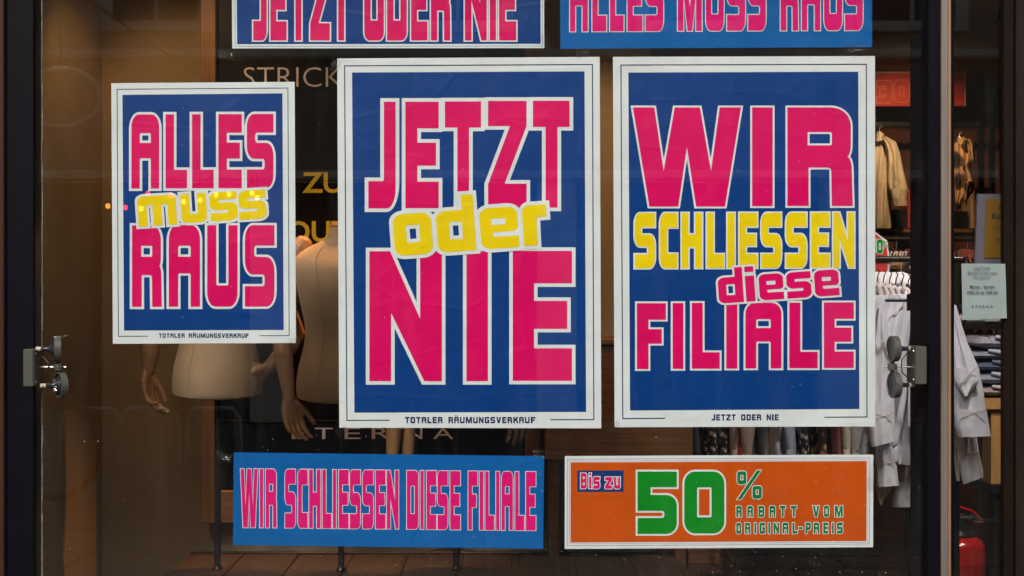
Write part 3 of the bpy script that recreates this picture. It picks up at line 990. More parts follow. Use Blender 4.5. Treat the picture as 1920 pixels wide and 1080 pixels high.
# dust specks on the glass
mb = MB()
for i in range(230):
    px = random.choice([random.uniform(90, 1730), random.gauss(840, 180), random.gauss(1500, 100)])
    py = random.choice([random.uniform(0, 1080), random.gauss(830, 60), random.gauss(1050, 20)])
    if not (90 < px < 1735 and 0 < py < 1079): continue
    p = P(px, py, 0)
    r = random.uniform(.0004, .0011)
    n = 6
    vs = [(p.x + r*math.cos(math.tau*k/n)*random.uniform(.6,1.2), -.0006, p.z + r*math.sin(math.tau*k/n)*random.uniform(.6,1.2)) for k in range(n)]
    mb.add(vs, [tuple(range(n))])
o = mb.build('dust_specks', SPECK, kind='stuff')
tag(o, 'pale dust specks scattered over the outside of the window glass', 'dust')

# ------------------------------------------------------------------ regular text helper
def text_mesh(name, s, m, box, d, parent, bold=0.0, label=None, yoff=0.0):
    """place text so that it fills the pixel box (x0,y0,x1,y1) at depth d"""
    c = bpy.data.curves.new('t', 'FONT')
    c.body = s
    c.resolution_u = 3
    c.offset = bold
    o = bpy.data.objects.new('t', c)
    col.objects.link(o)
    dg = bpy.context.evaluated_depsgraph_get()
    me = bpy.data.meshes.new_from_object(o.evaluated_get(dg))
    bpy.data.objects.remove(o)
    bpy.data.curves.remove(c)
    xs = [v.co.x for v in me.vertices]; ys = [v.co.y for v in me.vertices]
    a = P(box[0], box[3], d); b = P(box[2], box[1], d)
    sx = (b.x-a.x)/(max(xs)-min(xs)); sy = (b.z-a.z)/(max(ys)-min(ys))
    mx, my = min(xs), min(ys)
    for v in me.vertices:
        v.co = Vector((a.x + (v.co.x-mx)*sx, d + yoff, a.z + (v.co.y-my)*sy))
    me.materials.clear()
    me.materials.append(m)
    me.name = name
    return link(name, me, parent, label)

# ------------------------------------------------------------------ display bay behind the window
plat = thing('display_platform', 'low wooden display platform the mannequin stands rest on', 'platform', (0, .6, 0))
MB().box((-1.085, .16, 0.0), (.55, 1.0, .578)).build('platform_box', WALNUT, plat)
x = -1.09
i = 0
while x < .55:
    w_ = .185
    zt = .60 + random.uniform(-.0012, .0012)
    MB().box((x + .0015, .155, .58), (min(x + w_, .56) - .0015, .997, zt), bev=.0015).build('plank', PLANK, plat)
    x += w_
MB().box((-1.09, 1.0, .55), (.56, 1.02, .607), bev=.002).build('back_edge', BLACKP, plat, label='black back edge strip')

bd = thing('display_board', 'tall dark board in an oak frame behind the mannequins with STRICK in pale letters', 'board', (-.48, 1.08, .69))
X0, X1, X2, X3 = P(376, 0, 1.04).x, P(404, 0, 1.04).x, P(985, 0, 1.04).x, P(1012, 0, 1.04).x
ZB = P(0, 981, 1.04).z; ZB2 = P(0, 921, 1.04).z
MB().box((X1 + .001, 1.07, ZB2), (X2 - .001, 1.085, 2.7)).build('panel', BOARD, bd)
MB().box((X0, 1.04, ZB), (X1, 1.1, 2.75), bev=.002).build('frame_side', OAK, bd)
MB().box((X2, 1.04, ZB), (X3, 1.1, 2.75), bev=.002).build('frame_side', OAK, bd)
MB().box((X1 + .001, 1.045, ZB), (X2 - .001, 1.1, ZB2 - .001), bev=.002).build('frame_bottom', OAKX, bd)
text_mesh('lettering', 'STRICK', BTXT, (457, 126, 642, 163), 1.066, bd, bold=-.012, label='thin pale word STRICK')
text_mesh('lettering', 'ZU', BYEL, (567, 323, 642, 362), 1.066, bd, bold=.02, label='bold yellow word ZU')
text_mesh('lettering', 'OUT', BYEL, (538, 414, 655, 454), 1.066, bd, bold=.02, label='bold yellow word OUT')
for ch, a, b in (('E', 547, 571), ('T', 590, 624), ('E', 645, 676), ('R', 697, 731), ('N', 760, 792), ('A', 812, 850)):
    text_mesh('letter', ch, BTXT, (a, 802, b, 823), 1.066, bd, bold=.0)

cab = thing('wooden_cabinet', 'brown wooden cabinet between the two large posters, paler top edge', 'cabinet', (.36, .95, .9))
a = P(1023, 863, .86); b = P(1299, 648, .86)
MB().box((a.x, .86, a.z), (b.x, 1.14, b.z - .003), bev=.003).build('carcass', WALNUT, cab)
MB().box((a.x - .003, .85, b.z + .003), (b.x + .004, 1.145, b.z + .022), bev=.003).build('cabinet_top', OAKX, cab)
MB().box((a.x + .01, .90, b.z - .003), (b.x - .01, 1.14, b.z + .003)).build('shadow_gap', BLACKP, cab)
for xx in (a.x + .03, b.x - .03):
    MB().box((xx - .018, .95, 0.6 if xx < .55 else 0), (xx + .018, 1.1, a.z), bev=.002).build('leg', WALNUT, cab)

# small dark shoes boxes / stands seen under the orange banner
for i, (px0, px1, py0, d0, dd, lb) in enumerate([(1075, 1125, 1042, 3.8, .3, 'low pale box on the floor under the left end of the orange banner'),
                                       (1290, 1350, 1034, 3.9, .25, 'tan bag shape on the floor below the orange banner')]):
    a = P(px0, py0, d0); b = P(px1, py0, d0)
    t = thing('storage_box', lb, 'box', ((a.x+b.x)/2, d0, 0))
    MB().box((a.x, d0, 0), (b.x, d0 + dd, a.z), bev=.006).build('box_body', [WALL, OAKX][i], t)
    MB().box((a.x - .006, d0 - .006, a.z), (b.x + .006, d0 + dd + .006, a.z + .02), bev=.003).build('lid', WALNUT, t)

lp = thing('low_plinth', 'low black plinth on the floor below the right end of the orange banner', 'plinth', (P(1500, 0, 3.0).x, 3.0, 0))
a = P(1378, 1037, 3.0); b = P(1646, 1037, 3.0)
MB().box((a.x, 3.0, 0), (b.x, 3.4, a.z - .012), bev=.006).build('plinth_body', BLACKP, lp)
MB().box((a.x - .01, 2.99, a.z - .0115), (b.x + .01, 3.41, a.z), bev=.003).build('plinth_top', FRAMEB, lp)
for k_ in range(3):
    sx_ = a.x + .14 + k_ * .22
    bt = thing('dark_shoe_box', ['left', 'middle', 'right'][k_] + ' small dark box on the low black plinth', 'box', (sx_, 3.2, a.z), group='dark boxes on the plinth')
    MB().box((sx_ - .07, 3.12, a.z), (sx_ + .07, 3.28, a.z + .05), bev=.004).build('box_body', DSHIRT, bt)
    MB().box((sx_ - .073, 3.117, a.z + .0505), (sx_ + .073, 3.283, a.z + .07), bev=.003).build('lid', BLACKP, bt)

# ------------------------------------------------------------------ mannequins
def remeshed(mb, name, m, parent, vox=.0024, smooth=6):
    me = mb.mesh('tmp', m)
    o = bpy.data.objects.new('tmp', me)
    col.objects.link(o)
    r = o.modifiers.new('r', 'REMESH')
    r.mode = 'VOXEL'
    r.voxel_size = vox
    r.use_smooth_shade = True
    s = o.modifiers.new('s', 'SMOOTH')
    s.iterations = smooth
    s.factor = .5
    dg = bpy.context.evaluated_depsgraph_get()
    me2 = bpy.data.meshes.new_from_object(o.evaluated_get(dg))
    bpy.data.objects.remove(o)
    me2.materials.clear()
    me2.materials.append(m)
    me2.name = name
    return link(name, me2, parent)

def hand(mb, W, Dv, Lv, curl=(18, 26, 22), spread=5, s=1.0, thumb=(.62, .62, .35)):
    Dv = Vector(Dv).normalized()
    Lv = (Vector(Lv) - Dv * Vector(Lv).dot(Dv)).normalized()
    Nv = Dv.cross(Lv).normalized()      # palm side
    W = Vector(W)
    bases = [(.030, .084, .043), (.010, .088, .047), (-.010, .084, .044), (-.028, .076, .035)]
    for i, (lx, ly, fl) in enumerate(bases):
        kn = W + (Dv * ly + Lv * lx) * s
        mb.capsule([W + Lv * lx * .45 * s, W + (Dv*ly*.5 + Lv*lx*.85 - Nv*.004)*s, kn], [.0145*s, .0150*s, .0118*s])
        ang = math.radians((1.5 - i) * spread)
        dv = (Dv * math.cos(ang) + Lv * math.sin(ang)).normalized()
        ax = dv.cross(Nv).normalized()
        p = kn
        pts, rad = [p], [.0105*s]
        for j, (f_, c_) in enumerate(zip((1.0, .62, .50), curl)):
            cc = math.radians(c_ * (1 + .12 * (i - 1)))
            dv = (Matrix.Rotation(cc, 3, ax) @ dv).normalized()
            if (Matrix.Rotation(cc, 3, ax) @ dv).dot(Nv) < dv.dot(Nv) - .0001 and j == 0:
                ax = -ax
                dv = (Matrix.Rotation(2*cc, 3, ax) @ dv).normalized()
            p = p + dv * fl * f_ * s
            pts.append(p)
            rad.append((.0092, .0082, .0066)[j] * s)
        mb.capsule(pts, rad)
    t0 = W + (Dv * .018 + Lv * .016 + Nv * .004) * s
    tv = (Dv * thumb[0] + Lv * thumb[1] + Nv * thumb[2]).normalized()
    p1 = t0 + tv * .044 * s
    tv2 = (tv + Dv * .55).normalized()
    p2 = p1 + tv2 * .033 * s
    tv3 = (tv2 + Dv * .3).normalized()
    p3 = p2 + tv3 * .026 * s
    mb.capsule([t0, p1, p2, p3], [.016*s, .0125*s, .0103*s, .008*s])

def arm(pts, rad, hd, parent, s=.86):
    mb = MB()
    mb.capsule(pts, rad, n=14)
    W = Vector(pts[-1])
    hand(mb, W, *hd[:2], **hd[2], s=s)
    return remeshed(mb, 'arm', WOODARM, parent)

def mannequin(label, px, d, hip_py, arms, turn=0.0):
    base = P(px, 540, d)
    root = thing('mannequin', label, 'mannequin', (base.x, d, .60), group='headless linen mannequins in the shop window')
    zh = P(0, hip_py, d).z
    prof = [(0, .134, .082), (.004, .1395, .088), (.02, .142, .093), (.06, .1415, .097), (.10, .136, .094), (.14, .126, .086),
            (.18, .1165, .078), (.215, .113, .076), (.25, .116, .080), (.30, .127, .090), (.35, .138, .100), (.40, .146, .098),
            (.43, .149, .088), (.450, .145, .074), (.467, .130, .064), (.480, .110, .056), (.492, .088, .05), (.504, .062, .045), (.514, .044, .040), (.545, .036, .038), (.548, .034, .036)]
    mb = MB()
    n = 56
    vs, fs = [], []
    ct, st = math.cos(turn), math.sin(turn)
    for h, rx, ry in prof:
        for k in range(n):
            q = math.tau * k / n
            ex = 2.35
            cx_ = math.copysign(abs(math.cos(q)) ** (2/ex), math.cos(q)) * rx
            cy_ = math.copysign(abs(math.sin(q)) ** (2/ex), math.sin(q)) * ry
            X, Y = cx_*ct - cy_*st, cx_*st + cy_*ct
            zz = h + (0.006 * math.cos(2*q) if h < .05 else 0)
            vs.append((base.x + X, d + Y, zh + zz))
    for i in range(len(prof)-1):
        for k in range(n):
            k2 = (k+1) % n
            fs.append((i*n+k, i*n+k2, (i+1)*n+k2, (i+1)*n+k))
    fs.append(tuple(range(n))[::-1]); fs.append(tuple(range((len(prof)-1)*n, len(prof)*n)))
    mb.add(vs, fs)
    mb.build('torso', LINEN, root, smooth=True)
    # stitched seam down the torso
    sm = MB()
    for i in range(46):
        h = .01 + i * .0105
        j = max(k for k in range(len(prof)) if prof[k][0] <= h)
        if j >= len(prof) - 1: break
        t = (h - prof[j][0]) / (prof[j+1][0] - prof[j][0])
        rx = prof[j][1]*(1-t) + prof[j+1][1]*t; ry = prof[j][2]*(1-t) + prof[j+1][2]*t
        q = math.radians(-118 + 3*math.sin(h*7))
        ex = 2.35
        cx_ = math.copysign(abs(math.cos(q)) ** (2/ex), math.cos(q)) * (rx+.0004)
        cy_ = math.copysign(abs(math.sin(q)) ** (2/ex), math.sin(q)) * (ry+.0004)
        X, Y = cx_*ct - cy_*st, cx_*st + cy_*ct
        sm.box((base.x+X-.0008, d+Y-.0012, zh+h), (base.x+X+.0008, d+Y+.001, zh+h+.0055))
    sm.build('seam', SEAMM, root)
    MB().lathe([(.0105, 0), (.0105, zh - .61)], (base.x, d, .61), n=16).build('pole', POLE, root, smooth=True)
    MB().lathe([(.0165, 0), (.0165, .006), (.011, .014)], (base.x, d, .601), n=20).build('pole_foot', POLE, root, smooth=True)
    MB().lathe([(.036, 0), (.038, .004), (.034, .010), (.015, .016)], (base.x, d, zh + .548), n=24).build('neck_cap', WOODARM, root, smooth=True)
    for pts, rad, hd in arms:
        arm(pts, rad, hd, root)
    return root

m1 = mannequin('linen mannequin torso behind the smaller left poster, one hand on its hip', 408, .72, 743, [
    ([P(335, 462, .70), P(315, 480, .70), P(290, 570, .71), P(280, 630, .70), P(281, 660, .69), P(277, 698, .675)],
     [.036, .042, .034, .030, .031, .019], ((.12, -.1, -1), (.35, .8, 0), dict(curl=(20, 30, 26), spread=3, thumb=(.8, .35, .35)))),
    ([P(482, 462, .72), P(500, 482, .72), P(530, 565, .76), P(556, 628, .78), P(540, 652, .76), P(500, 692, .70)],
     [.036, .042, .034, .030, .030, .020], ((-.75, -.22, -.45), (-.2, -.7, .7), dict(curl=(12, 14, 10), spread=4))),
])
m2 = mannequin('linen mannequin torso half hidden by the middle poster with an open wooden hand below', 640, .70, 750, [
    ([P(566, 462, .72), P(553, 484, .72), P(538, 570, .72), P(530, 635, .71), P(531, 665, .69), P(543, 748, .66)],
     [.036, .042, .035, .030, .031, .0185], ((.20, -.1, -1), (.85, .55, .2), dict(curl=(20, 28, 26), spread=4, thumb=(.72, .62, .25)))),
    ([P(714, 462, .70), P(727, 484, .70), P(737, 600, .70), P(742, 700, .68), P(741, 755, .66), P(735, 862, .64)],
     [.036, .042, .035, .030, .031, .0185], ((.02, -.05, -1), (-.8, -.6, 0), dict(curl=(16, 22, 20), spread=3))),
], turn=.12)
m3 = mannequin('linen mannequin torso hidden behind the middle poster, fingers just below its right corner', 856, .72, 748, [
    ([P(782, 462, .74), P(772, 484, .74), P(765, 600, .74), P(763, 700, .72), P(764, 755, .70), P(765, 862, .68)],
     [.036, .042, .035, .030, .031, .0185], ((.0, -.05, -1), (.8, -.6, 0), dict(curl=(14, 20, 20), spread=3))),
    ([P(930, 462, .72), P(942, 484, .72), P(960, 580, .72), P(972, 640, .70), P(975, 670, .68), P(974, 742, .66)],
     [.036, .042, .035, .030, .031, .0185], ((.02, -.08, -1), (-.95, -.3, 0), dict(curl=(12, 18, 16), spread=5))),
])

# ------------------------------------------------------------------ twin round lamps on wall boxes
def twin_lamp(label, side, cx, boxx0, boxx1, by0, by1, disc_x, d0):
    """side=+1: discs to the right of the box"""
    a = P(boxx0, by1, d0); b = P(boxx1, by0, d0)
    root = thing('twin_lamp', label, 'lamp', ((a.x+b.x)/2, d0, a.z), group='grey box lamps with two round heads')
    MB().box((a.x, d0, a.z), (b.x, d0 + .080, b.z), bev=.002).build('box_body', LAMPG, root)
    ex = b.x if side > 0 else a.x
    MB().box((ex + side*.0003, d0 + .003, a.z + .003), (ex + side*.0022, d0 + .079, b.z - .003), bev=.0005).build('inner_cheek', LAMPK, root)
    for zz_ in (a.z + .012, b.z - .012):
        MB().lathe([(.0028, 0), (.0024, side*.0012)], (ex + side*.0023, d0 + .016, zz_), axis='x', n=8).build('screw', STEEL, root)
    dm = d0 + .045
    x_ = P(disc_x, 0, dm).x
    for s, pyc, tilt, dx in ((1, 654, .0, 0), (-1, 722, .35 if side > 0 else -.02, (.010 if side > 0 else .002))):
        c = P(disc_x, pyc, dm)
        c = Vector((c.x + dx, c.y, c.z))
        ax = Vector((-side, -.38 if side > 0 else .12, 0)).normalized()
        ax = (ax + Vector((0, -tilt, 0))).normalized()
        # rim ring
        rot = Vector((0, 0, 1)).rotation_difference(ax).to_matrix()
        R_ = .034
        prof = [(R_*.90, -.007), (R_, -.007), (R_, .010), (R_*.90, .010), (R_*.88, .004), (R_*.86, -.004)]
        mb = MB(); vs, fs = [], []
        n = 32
        for r, h in prof:
            for k in range(n):
                q = math.tau*k/n
                vs.append(c + rot @ Vector((r*math.cos(q), r*math.sin(q), h)))
        for i in range(len(prof)):
            i2 = (i+1) % len(prof)
            for k in range(n):
                k2 = (k+1) % n
                fs.append((i*n+k, i*n+k2, i2*n+k2, i2*n+k))
        mb.add(vs, fs); mb.build('rim', LAMPG, root, smooth=True)
        prof = [(R_*.85, -.006), (R_*.85, .004), (R_*.62, .010), (R_*.32, .020), (R_*.18, .026), (R_*.15, .040)]
        mb = MB(); vs, fs = [], []
        for r, h in prof:
            for k in range(n):
                q = math.tau*k/n
                vs.append(c + rot @ Vector((r*math.cos(q), r*math.sin(q), h)))
        for i in range(len(prof)-1):
            for k in range(n):
                k2 = (k+1) % n
                fs.append((i*n+k, i*n+k2, (i+1)*n+k2, (i+1)*n+k))
        fs.append(tuple(range(n))[::-1]); fs.append(tuple(range((len(prof)-1)*n, len(prof)*n)))
        mb.add(vs, fs); bowl = mb.build('bowl', LAMPD, root, smooth=True)
        if side > 0 and s < 0:
            mb = MB()
            for k in range(10):
                q = math.tau*k/10
                p0 = c + rot @ Vector((R_*.2*math.cos(q), R_*.2*math.sin(q), .021))
                p1 = c + rot @ Vector((R_*.5*math.cos(q), R_*.5*math.sin(q), .0165))
                mb.tube([p0, p1], .0022, 6)
            mb.build('reflector', CHROME, root)
        tp = c + ax * .043
        MB().tube([tp, tp + ax * .012 + Vector((0,0,.001))], [.0062, .0055], 10).build('terminal', LAMPW, root)
        MB().lathe([(.0022, 0), (.0022, .002)], c + Vector((-ax.x*0, -.0, 0)) + Vector((0, -.0335, 0)), axis='y', n=8).build('screw', LAMPD, root)
    hub = P(disc_x, 688, dm)
    hub.x += .003 * side
    MB().tube([hub + Vector((0,0,.018)), hub + Vector((0,0,-.018))], .006, 12).build('joint', LAMPD, root)
    MB().lathe([(.009, -.008), (.012, -.008), (.012, -.002), (.014, -.002), (.014, .002), (.012, .002), (.012, .008), (.009, .008)], hub, n=20).build('joint_collar', LAMPG, root, smooth=True)
    MB().tube([hub + Vector((side*.02,0,0)), hub + Vector((-side*.058, 0, 0))], .0021, 8).build('bracket_rod', STEEL, root)
    w0 = Vector((ex, dm, b.z - .02))
    MB().tube([w0 + Vector((side*.012, -.003, .0)), w0 + Vector((side*.028,-.006,-.018)), w0 + Vector((side*.026,-.006,-.05)), w0 + Vector((side*.008,0,-.065))], .0016, 8).build('cable', BLACKP, root)
    return root
twin_lamp('grey box with two tilting round lamp heads on the left black frame post', 1, 0, 43, 62, 655, 725, 108, -.084)
twin_lamp('grey box with two upright round lamp heads beside the white shirts', -1, 0, 1717.5, 1738, 650, 721, 1675, -.084)

# ------------------------------------------------------------------ garments
def shirt_mesh_parts(m, folds=1.0, seed=0, length=.74, wtop=.225, whem=.235, cuffs=True, thick=.05, sleeve_len=.60, asym=0.0):
    """returns list of (name, mesh, smooth) in shirt space: hanger hook at origin, cloth hangs to -length; faces -y"""
    parts = []
    rnd = random.Random(seed)
    ph = [rnd.uniform(0, 6) for _ in range(6)]
    n = 64
    secs = []
    for i in range(27):
        t = i / 26
        z = -.075 - t * length
        if t < .16:
            q = t / .16
            rx = .055 + (wtop - .055) * (q ** .62)
        else:
            q = (t - .16) / .84
            rx = wtop + (whem - wtop) * q - .012 * math.sin(q * math.pi)
        ry = thick * (.35 + .65 * min(1, t / .2)) * (1 + .2 * t)
        secs.append((z, rx, ry, t))
    vs, fs = [], []
    for z, rx, ry, t in secs:
        for k in range(n):
            q = math.tau * k / n
            cx_ = math.copysign(abs(math.cos(q)) ** .75, math.cos(q)) * rx
            cy_ = math.copysign(abs(math.sin(q)) ** .8, math.sin(q)) * ry
            f_ = folds * (.1 + t) * .012 * (math.sin(cx_*38 + ph[0] + t*2) + .6*math.sin(cx_*71 + ph[1] - t*4) + .7*noise.noise(Vector((cx_*9, t*5, ph[2]))))
            vs.append((cx_, cy_ + f_, z + (.02*math.cos(q*2) if t > .95 else 0) - .008*math.sin(cx_*20+ph[3])*t))
    for i in range(len(secs)-1):
        for k in range(n):
            k2 = (k+1) % n
            fs.append(((i+1)*n+k, (i+1)*n+k2, i*n+k2, i*n+k))
    fs.append(tuple(range(n)))
    mb = MB(); mb.add(vs, fs); parts.append(('body', mb.mesh('body', m, True)))
    # sleeves
    for s in (-1, 1):
        mb = MB()
        pts, rad = [], []
        L = sleeve_len * (1 + rnd.uniform(-.03, .03))
        bend = rnd.uniform(-.03, .04)
        for i in range(17):
            t = i / 16
            x_ = s * (wtop - .03 + .075 * math.sin(min(1, t*2.2) * math.pi/2) + asym * t * (1 if s > 0 else .3))
            z = -.135 - L * t
            y_ = -.02 + bend * math.sin(t * 3.0) - .015 * t
            pts.append((x_, y_, z))
            rad.append(.082 * (1 - t) ** .9 + .056 + .005 * math.sin(t * 13 + ph[4]))
        vs, fs = [], []
        nn = 28
        for i, (p, r) in enumerate(zip(pts, rad)):
            t = i / 16
            for k in range(nn):
                q = math.tau * k / nn
                wr = 1 + .10 * folds * math.sin(q*3 + t*9 + ph[5]) + .08*folds*noise.noise(Vector((math.cos(q)*2, math.sin(q)*2, t*7+ph[1])))
                vs.append((p[0] + math.cos(q)*r*wr, p[1] + math.sin(q)*r*.34*wr, p[2] + .012*math.cos(q)*s*(-1)))
        for i in range(len(pts)-1):
            for k in range(nn):
                k2 = (k+1) % nn
                fs.append(((i+1)*nn+k, (i+1)*nn+k2, i*nn+k2, i*nn+k))
        fs.append(tuple(range(nn)))
        mb.add(vs, fs)
        parts.append(('sleeve', mb.mesh('sleeve', m, True)))
        if cuffs:
            mb = MB()
            c = pts[-1]
            vs, fs = [], []
            for j, (h, r) in enumerate(((.008, .0575), (.0, .0615), (-.066, .0655), (-.070, .0635), (-.068, .060), (-.02, .058))):
                for k in range(nn):
                    q = math.tau*k/nn
                    vs.append((c[0] + math.cos(q)*r, c[1] + math.sin(q)*r*.30, c[2] + h + .02*math.cos(q)*s*(-1)))
            for j in range(5):
                for k in range(nn):
                    k2 = (k+1) % nn
                    fs.append(((j+1)*nn+k, (j+1)*nn+k2, j*nn+k2, j*nn+k))
            mb.add(vs, fs)
            parts.append(('cuff', mb.mesh('cuff', m, True)))
            mb = MB(); mb.lathe([(.0045, 0), (.005, .0015), (.004, .003)], (c[0]-s*.012, c[1]-.024, c[2]-.035), axis='y', n=10)
            parts.append(('button', mb.mesh('button', HANGW)))
    # collar and placket
    mb = MB()
    vs, fs = [], []
    nn = 24
    for j, (h, r) in enumerate(((-.078, .062), (-.045, .055), (-.040, .053), (-.044, .060), (-.085, .076), (-.088, .073))):
        for k in range(nn):
            q = math.tau*k/nn
            fr = max(0, -math.sin(q))
            vs.append((math.cos(q)*r, math.sin(q)*r*.72, h - (.035*fr**3 if j >= 3 else .012*fr)))
    for j in range(5):
        for k in range(nn):
            k2 = (k+1) % nn
            fs.append((j*nn+k, j*nn+k2, (j+1)*nn+k2, (j+1)*nn+k))
    mb.add(vs, fs); parts.append(('collar', mb.mesh('collar', m, True)))
    # hanger
    mb = MB()
    mb.tube([(-.19, 0, -.115), (-.10, 0, -.085), (0, 0, -.05), (.10, 0, -.085), (.19, 0, -.115)], [.006, .008, .009, .008, .006], 8)
    hk = [(0, 0, -.05), (0, 0, -.005)] + [(.014*math.cos(a_)-.014, 0, .01+.016*math.sin(a_)) for a_ in [x_*.45 for x_ in range(0, 8)]]
    hk = [(0, 0, -.05), (0, 0, -.01), (.012, 0, .006), (.013, 0, .018), (0, 0, .028), (-.012, 0, .02)]
    mb.tube(hk, .0022, 8, mi=1)
    me = mb.mesh('hanger', [HANGW, STEEL], True)
    parts.append(('hanger', me))
    return parts

def place_garment(parts, name, label, cat, loc, rz=0, scale=1.0, group=None, hanger_mat=None):
    r = thing(name, label, cat, loc, rz, group)
    r.scale = (scale,)*3
    for nm, me in parts:
        o = bpy.data.objects.new(nm, me)
        col.objects.link(o)
        o.parent = r
    return r

wp = shirt_mesh_parts(WSHIRT, 1.0, 3, thick=.055)
wp2 = shirt_mesh_parts(WSHIRT, 1.2, 8, thick=.05, length=.80, asym=.02)
cp = shirt_mesh_parts(CSHIRT, 1.0, 5)

# garment rail
rail = thing('clothes_rail', 'long black clothes rail carrying the white shirts behind the right poster', 'clothes rail', (1.1, 1.5, 0))
zr = P(0, 486, 1.5).z
MB().tube([(.62, 1.5, zr), (1.68, 1.5, zr)], .0125, 14).build('crossbar', POLE, rail, smooth=True)
for xx in (.64, 1.66):
    MB().tube([(xx, 1.5, 0.03), (xx, 1.5, zr - .013)], .0125, 12).build('upright', POLE, rail, smooth=True)
    MB().box((xx - .02, 1.2, 0), (xx + .02, 1.8, .03), bev=.004).build('foot', POLE, rail)

# hero white shirts at the right end: cloth panels with rounded section and folds
def panel(mb, rows, d, th=.03, fold=.006, nf=3.0, seed=0, nu=22, nv=34, hem=True, ycurve=0.0):
    """rows: (y, x_left, x_right) in photograph pixels at depth d"""
    rows = sorted(rows)
    y0, y1 = rows[0][0], rows[-1][0]
    def edge(y):
        for r0, r1 in zip(rows, rows[1:]):
            if r0[0] <= y <= r1[0]:
                t = (y - r0[0]) / (r1[0] - r0[0])
                return r0[1]*(1-t) + r1[1]*t, r0[2]*(1-t) + r1[2]*t
        return rows[-1][1], rows[-1][2]
    def f(u, v, side):
        y = y0 + (y1 - y0) * (1 - v)
        xl, xr = edge(y)
        x = xl + (xr - xl) * u
        yy_ = y + ycurve * (u - .5) * (1 - v)
        e = max(0, 1 - abs(2*u - 1) ** 2.6)
        w_ = fold * e * (math.sin(u*nf*6.3 + seed + (1-v)*2.2) + .8*noise.noise(Vector((u*4.0, v*5.0, seed))) + .5*noise.noise(Vector((u*11, v*3, seed+5))))
        w_ *= .35 + .65 * (1 - v)
        return P(x, yy_, d + (-1 if side else 1) * th * math.sqrt(e + .0001) * (1 if side else .6) + w_)
    mb.grid(lambda u, v: f(u, v, True), nu, nv)
    mb.grid(lambda u, v: f(1-u, v, False), nu, nv)
    for k in range(nu):       # close the bottom hem
        u0, u1 = k/nu, (k+1)/nu
        mb.quad(f(u0, 0, False), f(u1, 0, False), f(u1, 0, True), f(u0, 0, True))
    return mb
def stitch(parent, pts, d, m=None, t=.0012):
    MB().tube([P(x_, y_, d) for x_, y_ in pts], t, 5).build('stitching', m or BSHIRT, parent)

hs = thing('hanging_shirt', 'white shirt facing the window right behind the aluminium strip, cuffs hanging low', 'shirt', P(1760, 820, 1.2), group='white shirts on the front rail')
panel(MB(), [(545,1735,1765),(575,1712,1792.5),(640,1706,1812),(700,1704,1830),(770,1702,1832),(800,1702,1812)], 1.22, .04, .008, 4, 1).build('body', WSHIRT, hs, smooth=True)
panel(MB(), [(572,1782,1793),(600,1778,1801),(640,1780,1813),(692,1785,1836),(745,1788,1846),(775,1789,1849)], 1.15, .035, .007, 2, 2).build('sleeve', WSHIRT, hs, smooth=True)
panel(MB(), [(768,1790,1850),(780,1790,1851.5),(800,1791,1854.5),(819,1797,1858)], 1.142, .040, .003, 2, 3, nv=10, ycurve=-2).build('cuff', WSHIRT, hs, smooth=True)
panel(MB(), [(690,1786,1822),(715,1790,1836),(742,1806,1818)], 1.105, .012, .004, 2, 13, nv=12).build('sleeve_placket', WSHIRT, hs, smooth=True)
stitch(hs, [(1800,722),(1812,708),(1824,696),(1832,688)], 1.088)
stitch(hs, [(1796,772),(1815,774),(1832,773),(1848,770)], 1.098)

h2 = thing('hanging_shirt', 'white shirt under the narrow door shirt, its slanted cuff nearest the extinguisher', 'shirt', P(1815, 900, 1.3), group='white shirts on the front rail')
panel(MB(), [(700,1765,1822),(800,1780,1831),(820,1790,1831),(850,1797,1836)], 1.27, .03, .006, 2, 4).build('sleeve', WSHIRT, h2, smooth=True)
panel(MB(), [(848,1797,1836),(858,1798,1837.5),(888,1802,1843),(902,1806,1843.5)], 1.26, .034, .003, 2, 5, nv=10, ycurve=-14).build('cuff', WSHIRT, h2, smooth=True)
panel(MB(), [(700,1750,1790),(820,1785,1797),(902,1793,1799.5)], 1.33, .02, .003, 2, 6).build('tail', WSHIRT, h2, smooth=True)
stitch(h2, [(1799,858),(1812,853),(1826,851),(1836,850)], 1.222)

h3 = thing('hanging_shirt', 'white shirt hanging between the right poster edge and the lamp box', 'shirt', P(1660, 900, 1.15), group='white shirts on the front rail')
panel(MB(), [(553,1652,1700),(562,1640,1712),(600,1630,1710),(650,1625,1703),(700,1622,1696),(760,1620,1686),(800,1620,1672)], 1.19, .04, .009, 5, 7).build('body', WSHIRT, h3, smooth=True)
panel(MB(), [(578,1645,1660),(605,1640,1664),(650,1634,1667),(700,1630,1669),(735,1628,1675),(760,1627,1677)], 1.13, .035, .007, 2, 8).build('sleeve', WSHIRT, h3, smooth=True)
panel(MB(), [(755,1627,1676.5),(780,1628,1678),(822,1632,1678.5),(833,1634,1679)], 1.122, .040, .004, 2, 9, nv=12, ycurve=-12).build('cuff', WSHIRT, h3, smooth=True)
stitch(h3, [(1641,776),(1655,781),(1668,778),(1677,772)], 1.079)
ml = MB(); ml.tube([P(1699, 606, 1.145), P(1683, 565, 1.15)], .0015, 5)
stitch(h3, [(1666,594),(1676,588),(1688,577),(1696,566)], 1.142, HANGW, .0016)

